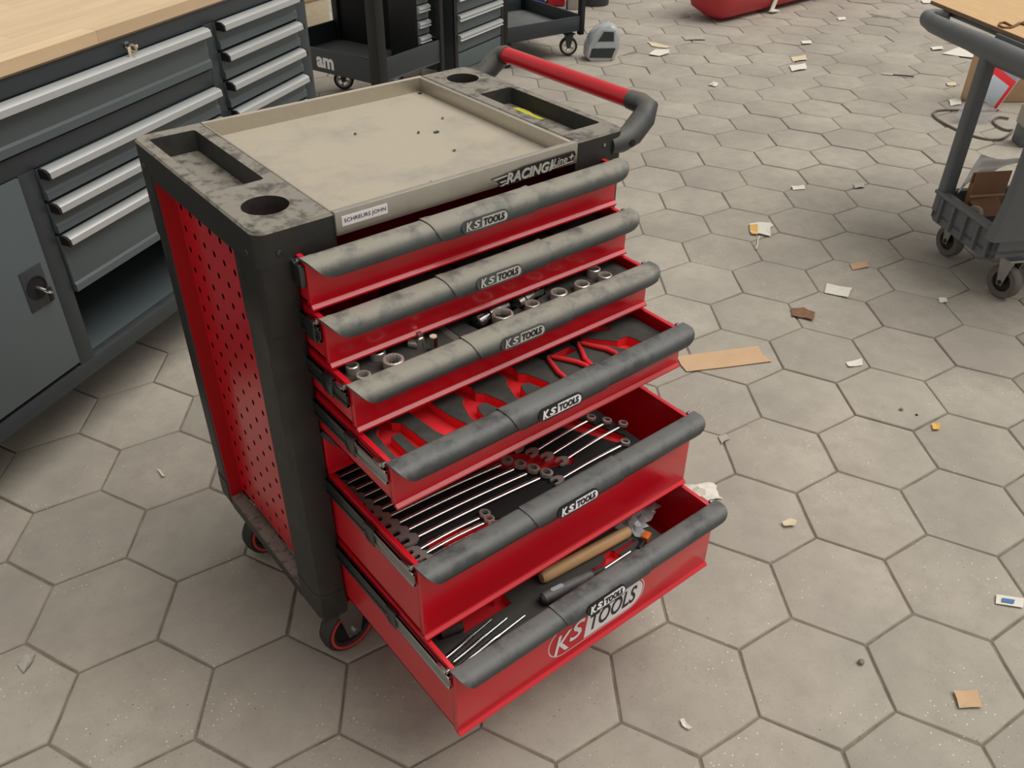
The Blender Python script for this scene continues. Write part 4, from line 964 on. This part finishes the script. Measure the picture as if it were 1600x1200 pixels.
# ------------------------------------------------------------------ litter on the paving
def scrap(name, label, cat, pix, m, curl=.004, group=None):
    """a piece of paper or card lying on the floor; corners given as seen in the photograph"""
    P_ = [at(x, y, 2, 0) for x, y in pix]; c = sum(P_, Vector()) / len(P_); rr = random.Random(label)
    rim = []
    for i in range(len(P_)):
        a, b = P_[i] - c, P_[(i + 1) % len(P_)] - c
        for q in (0, .5): rim.append(a.lerp(b, q) * (1 + rr.uniform(-.04, .04)) + Vector((0, 0, .0015 + curl * rr.random())))
    mid = [p * .5 + Vector((0, 0, .0018 + curl * .4 * rr.random() - p.z * .5)) for p in rim]; n = len(rim); th = Vector((0, 0, .0007))
    vs = rim + mid + [Vector((0, 0, .002))]; k = len(vs); vs += [p + th for p in vs]; fs = []
    for i in range(n):
        j = (i + 1) % n
        fs += [[i, j, n + j, n + i], [k + i, k + n + i, k + n + j, k + j], [n + i, n + j, 2 * n], [k + n + i, k + 2 * n, k + n + j], [i, k + i, k + j, j]]
    o = obj(name, MB().add(vs, fs), m, None, 20); o.location = c; return tag(o, label, cat, group)
def quad(x, y, w_, h_, sk=.2): return [(x - w_ / 2, y - h_ / 2 + h_ * sk), (x + w_ / 2 - w_ * .1, y - h_ / 2), (x + w_ / 2, y + h_ / 2 - h_ * sk), (x - w_ / 2 + w_ * .15, y + h_ / 2)]
cardo = scrap('torn_card', 'torn white card with an orange printed corner, trailing a string', 'card', [(1170, 350), (1203, 349), (1208, 353), (1203, 357), (1204, 370), (1173, 365)], 'paper', .006)
obj('orange_print', MB().add([at(x, y, 2, .0068) - cardo.location for x, y in ((1171, 351), (1184, 350), (1184, 366), (1174, 365))] + [at(x, y, 2, .0062) - cardo.location for x, y in ((1171, 351), (1184, 350), (1184, 366), (1174, 365))], [[0, 1, 2, 3], [4, 7, 6, 5], [0, 4, 5, 1], [1, 5, 6, 2], [2, 6, 7, 3], [3, 7, 4, 0]]), 'yprint', cardo)
obj('string', MB().tube([at(x, y, 2, .004) - cardo.location for x, y in ((1187, 369), (1184, 375), (1184, 381), (1181, 389))], .0022, 6), 'paper', cardo)
cs = scrap('cardboard_strip', 'long tan cardboard strip on the floor right of the fourth drawer', 'cardboard', [(1059, 560), (1078, 555), (1182, 543), (1205, 566), (1071, 582)], 'cardboard', .003)
for pix, m, lb, cat in (
        (quad(1342, 416, 30, 13, .3), 'cardboard', 'tan pointed scrap lying beyond the white rectangular card', 'scrap'),
        ([(1291, 444), (1331, 451), (1325, 466), (1288, 458)], 'paper', 'whitish rectangular card on the floor near the middle right', 'card'),
        ([(1235, 483), (1255, 482), (1273, 490), (1270, 502), (1250, 497), (1238, 495)], 'leaf', 'brown crumpled scrap like a dead leaf', 'scrap'),
        ([(1321, 568), (1346, 562), (1348, 572), (1326, 575)], 'paper', 'small white scrap right of the long cardboard strip', 'scrap'),
        (quad(1247, 294, 22, 7), 'paper', 'thin white sliver beyond the torn card with string', 'scrap'),
        (quad(1342, 291, 18, 8), 'greypaper', 'pale grey fleck to the right of the thin white sliver', 'scrap'),
        (quad(1248, 92, 26, 10, .3), 'cream', 'cream scrap, farther one of a pair in the middle distance', 'scrap'),
        (quad(1247, 106, 28, 12, .3), 'paper', 'white scrap, nearer one of a pair in the middle distance', 'scrap'),
        ([(1012, 66), (1030, 69), (1046, 74), (1040, 76), (1018, 73)], 'cream', 'curled cream scrap behind the white one, right of the silver housing', 'scrap'),
        ([(1014, 86), (1024, 78), (1046, 78), (1046, 84), (1030, 88)], 'paper', 'white scrap in front of the curled cream one near the silver housing', 'scrap'),
        (quad(1084, 60, 38, 7, .1), 'greypaper', 'grey strip lying in front of the red shell', 'scrap'),
        (quad(1260, 67, 17, 5), 'paper', 'small white slip midway between the red shell and the cream pair', 'scrap'),
        (quad(1315, 30, 14, 5), 'paper', 'tiny white slip farthest away, near the top edge of the photo', 'scrap'),
        ([(1471, 85), (1500, 73), (1530, 74), (1528, 92)], 'paper', 'large white sheet on the floor behind the push bar of the utility cart', 'paper sheet'),
        (quad(1464, 76, 20, 6), 'paper', 'small white scrap left of the large sheet behind the utility cart', 'scrap'),
        (quad(1449, 3, 20, 6), 'paper', 'white scrap beside the far corner of the plywood board', 'scrap'),
        (quad(1486, 132, 16, 6), 'cream', 'cream sliver left of the cart leg, beyond the cable loop', 'scrap'),
        (quad(1492, 160, 20, 12), 'paper', 'white scrap just beyond the cable loop', 'scrap'),
        ([(1489, 1081), (1525, 1080), (1535, 1107), (1498, 1108)], 'cardboard', 'square tan cardboard piece at the bottom right of the photo', 'cardboard'),
        ([(1062, 1126), (1068, 1125), (1074, 1133), (1082, 1140), (1076, 1142), (1066, 1135)], 'paper', 'white T-shaped sliver in front of the lowest drawer', 'scrap'),
        ([(1221, 818), (1234, 812), (1245, 815), (1242, 823), (1226, 825)], 'cream', 'cream crumbled flake on the slab right of the lowest drawer', 'scrap'),
        ([(1122, 683), (1134, 680), (1141, 687), (1132, 691), (1128, 696)], 'greypaper', 'grey white flake in a slab joint right of the fifth drawer', 'scrap'),
        (quad(1462, 668, 13, 11, .1), 'yprint', 'small square yellowish scrap in the right half of the photo', 'scrap'),
        (quad(1473, 470, 14, 8, .2), 'paper', 'small white slip beside the near caster of the utility cart', 'scrap'),
        ([(246, 734), (252, 736), (257, 743), (260, 745), (254, 746)], 'paper', 'white sliver on the floor below the workbench', 'scrap'),
        ([(28, 1040), (40, 1026), (56, 1022), (52, 1036), (38, 1054)], 'greypaper', 'flattened grey scrap at the lower left edge', 'scrap'),
        (quad(1022, 436, 16, 13, .25), 'yellow', 'small yellow foil scrap at the right end of the third drawer pull', 'scrap')):
    scrap('paper_scrap' if cat != 'cardboard' else 'cardboard_piece', lb, cat, pix, M and m, .005)
lab = scrap('printed_label', 'white label with blue print at the right edge of the photo', 'label', [(1556, 930), (1600, 936), (1598, 951), (1555, 944)], 'paper', .002)
obj('blue_print', MB().add([at(x, y, 2, z) - lab.location for z in (.0052, .0046) for x, y in ((1566, 934), (1586, 937), (1584, 943), (1565, 940))], [[0, 1, 2, 3], [7, 6, 5, 4], [0, 4, 5, 1], [1, 5, 6, 2], [2, 6, 7, 3], [3, 7, 4, 0]]), 'bluepr', lab)
crumple('paper_wrapper', 'crumpled white wrapper on the floor behind the lowest drawer', 'wrapper', tuple(at(1082, 772, 2, 0)), .13, .06, .022, 'paper', 41, 8, -.5)
crumple('paper_ball', 'small crumpled white paper in the middle distance, beyond the push handle', 'paper', tuple(at(1115, 133, 2, 0)), .05, .045, .02, 'paper', 42, 6, .3)
st_ = [at(x, y, 2, .004) for x, y in ((1378, 115), (1395, 117), (1415, 118), (1428, 120))]
t = thing('stick', 'thin dark stick with a white end on the floor beyond the utility cart', 'stick'); obj('stick_shaft', MB().tube(st_[1:], .004, 8), 'rubber', t); obj('stick_end', MB().tube([st_[0], st_[1]], .0055, 8), 'paper', t)
for k, (x, y, r) in enumerate(((1408, 641, .006), (1345, 1036, .0075), (1432, 649, .004))):
    rr = random.Random(k); bm = bmesh.new(); bmesh.ops.create_icosphere(bm, subdivisions=2, radius=r)
    for v in bm.verts: v.co *= rr.uniform(.8, 1.1); v.co.z *= .7
    mb = MB(); mb.bm(bm); o = obj('pebble', mb, 'pebble' if k < 2 else 'rubber'); o.location = at(x, y, 2, 0) + Vector((0, 0, r * .6)); tag(o, ['grey pebble in the slab joint right of the lowest drawer pull', 'pebble near the bottom of the photo, left of the square cardboard', 'dark pebble right of the grey one in the middle right'][k], 'pebble')
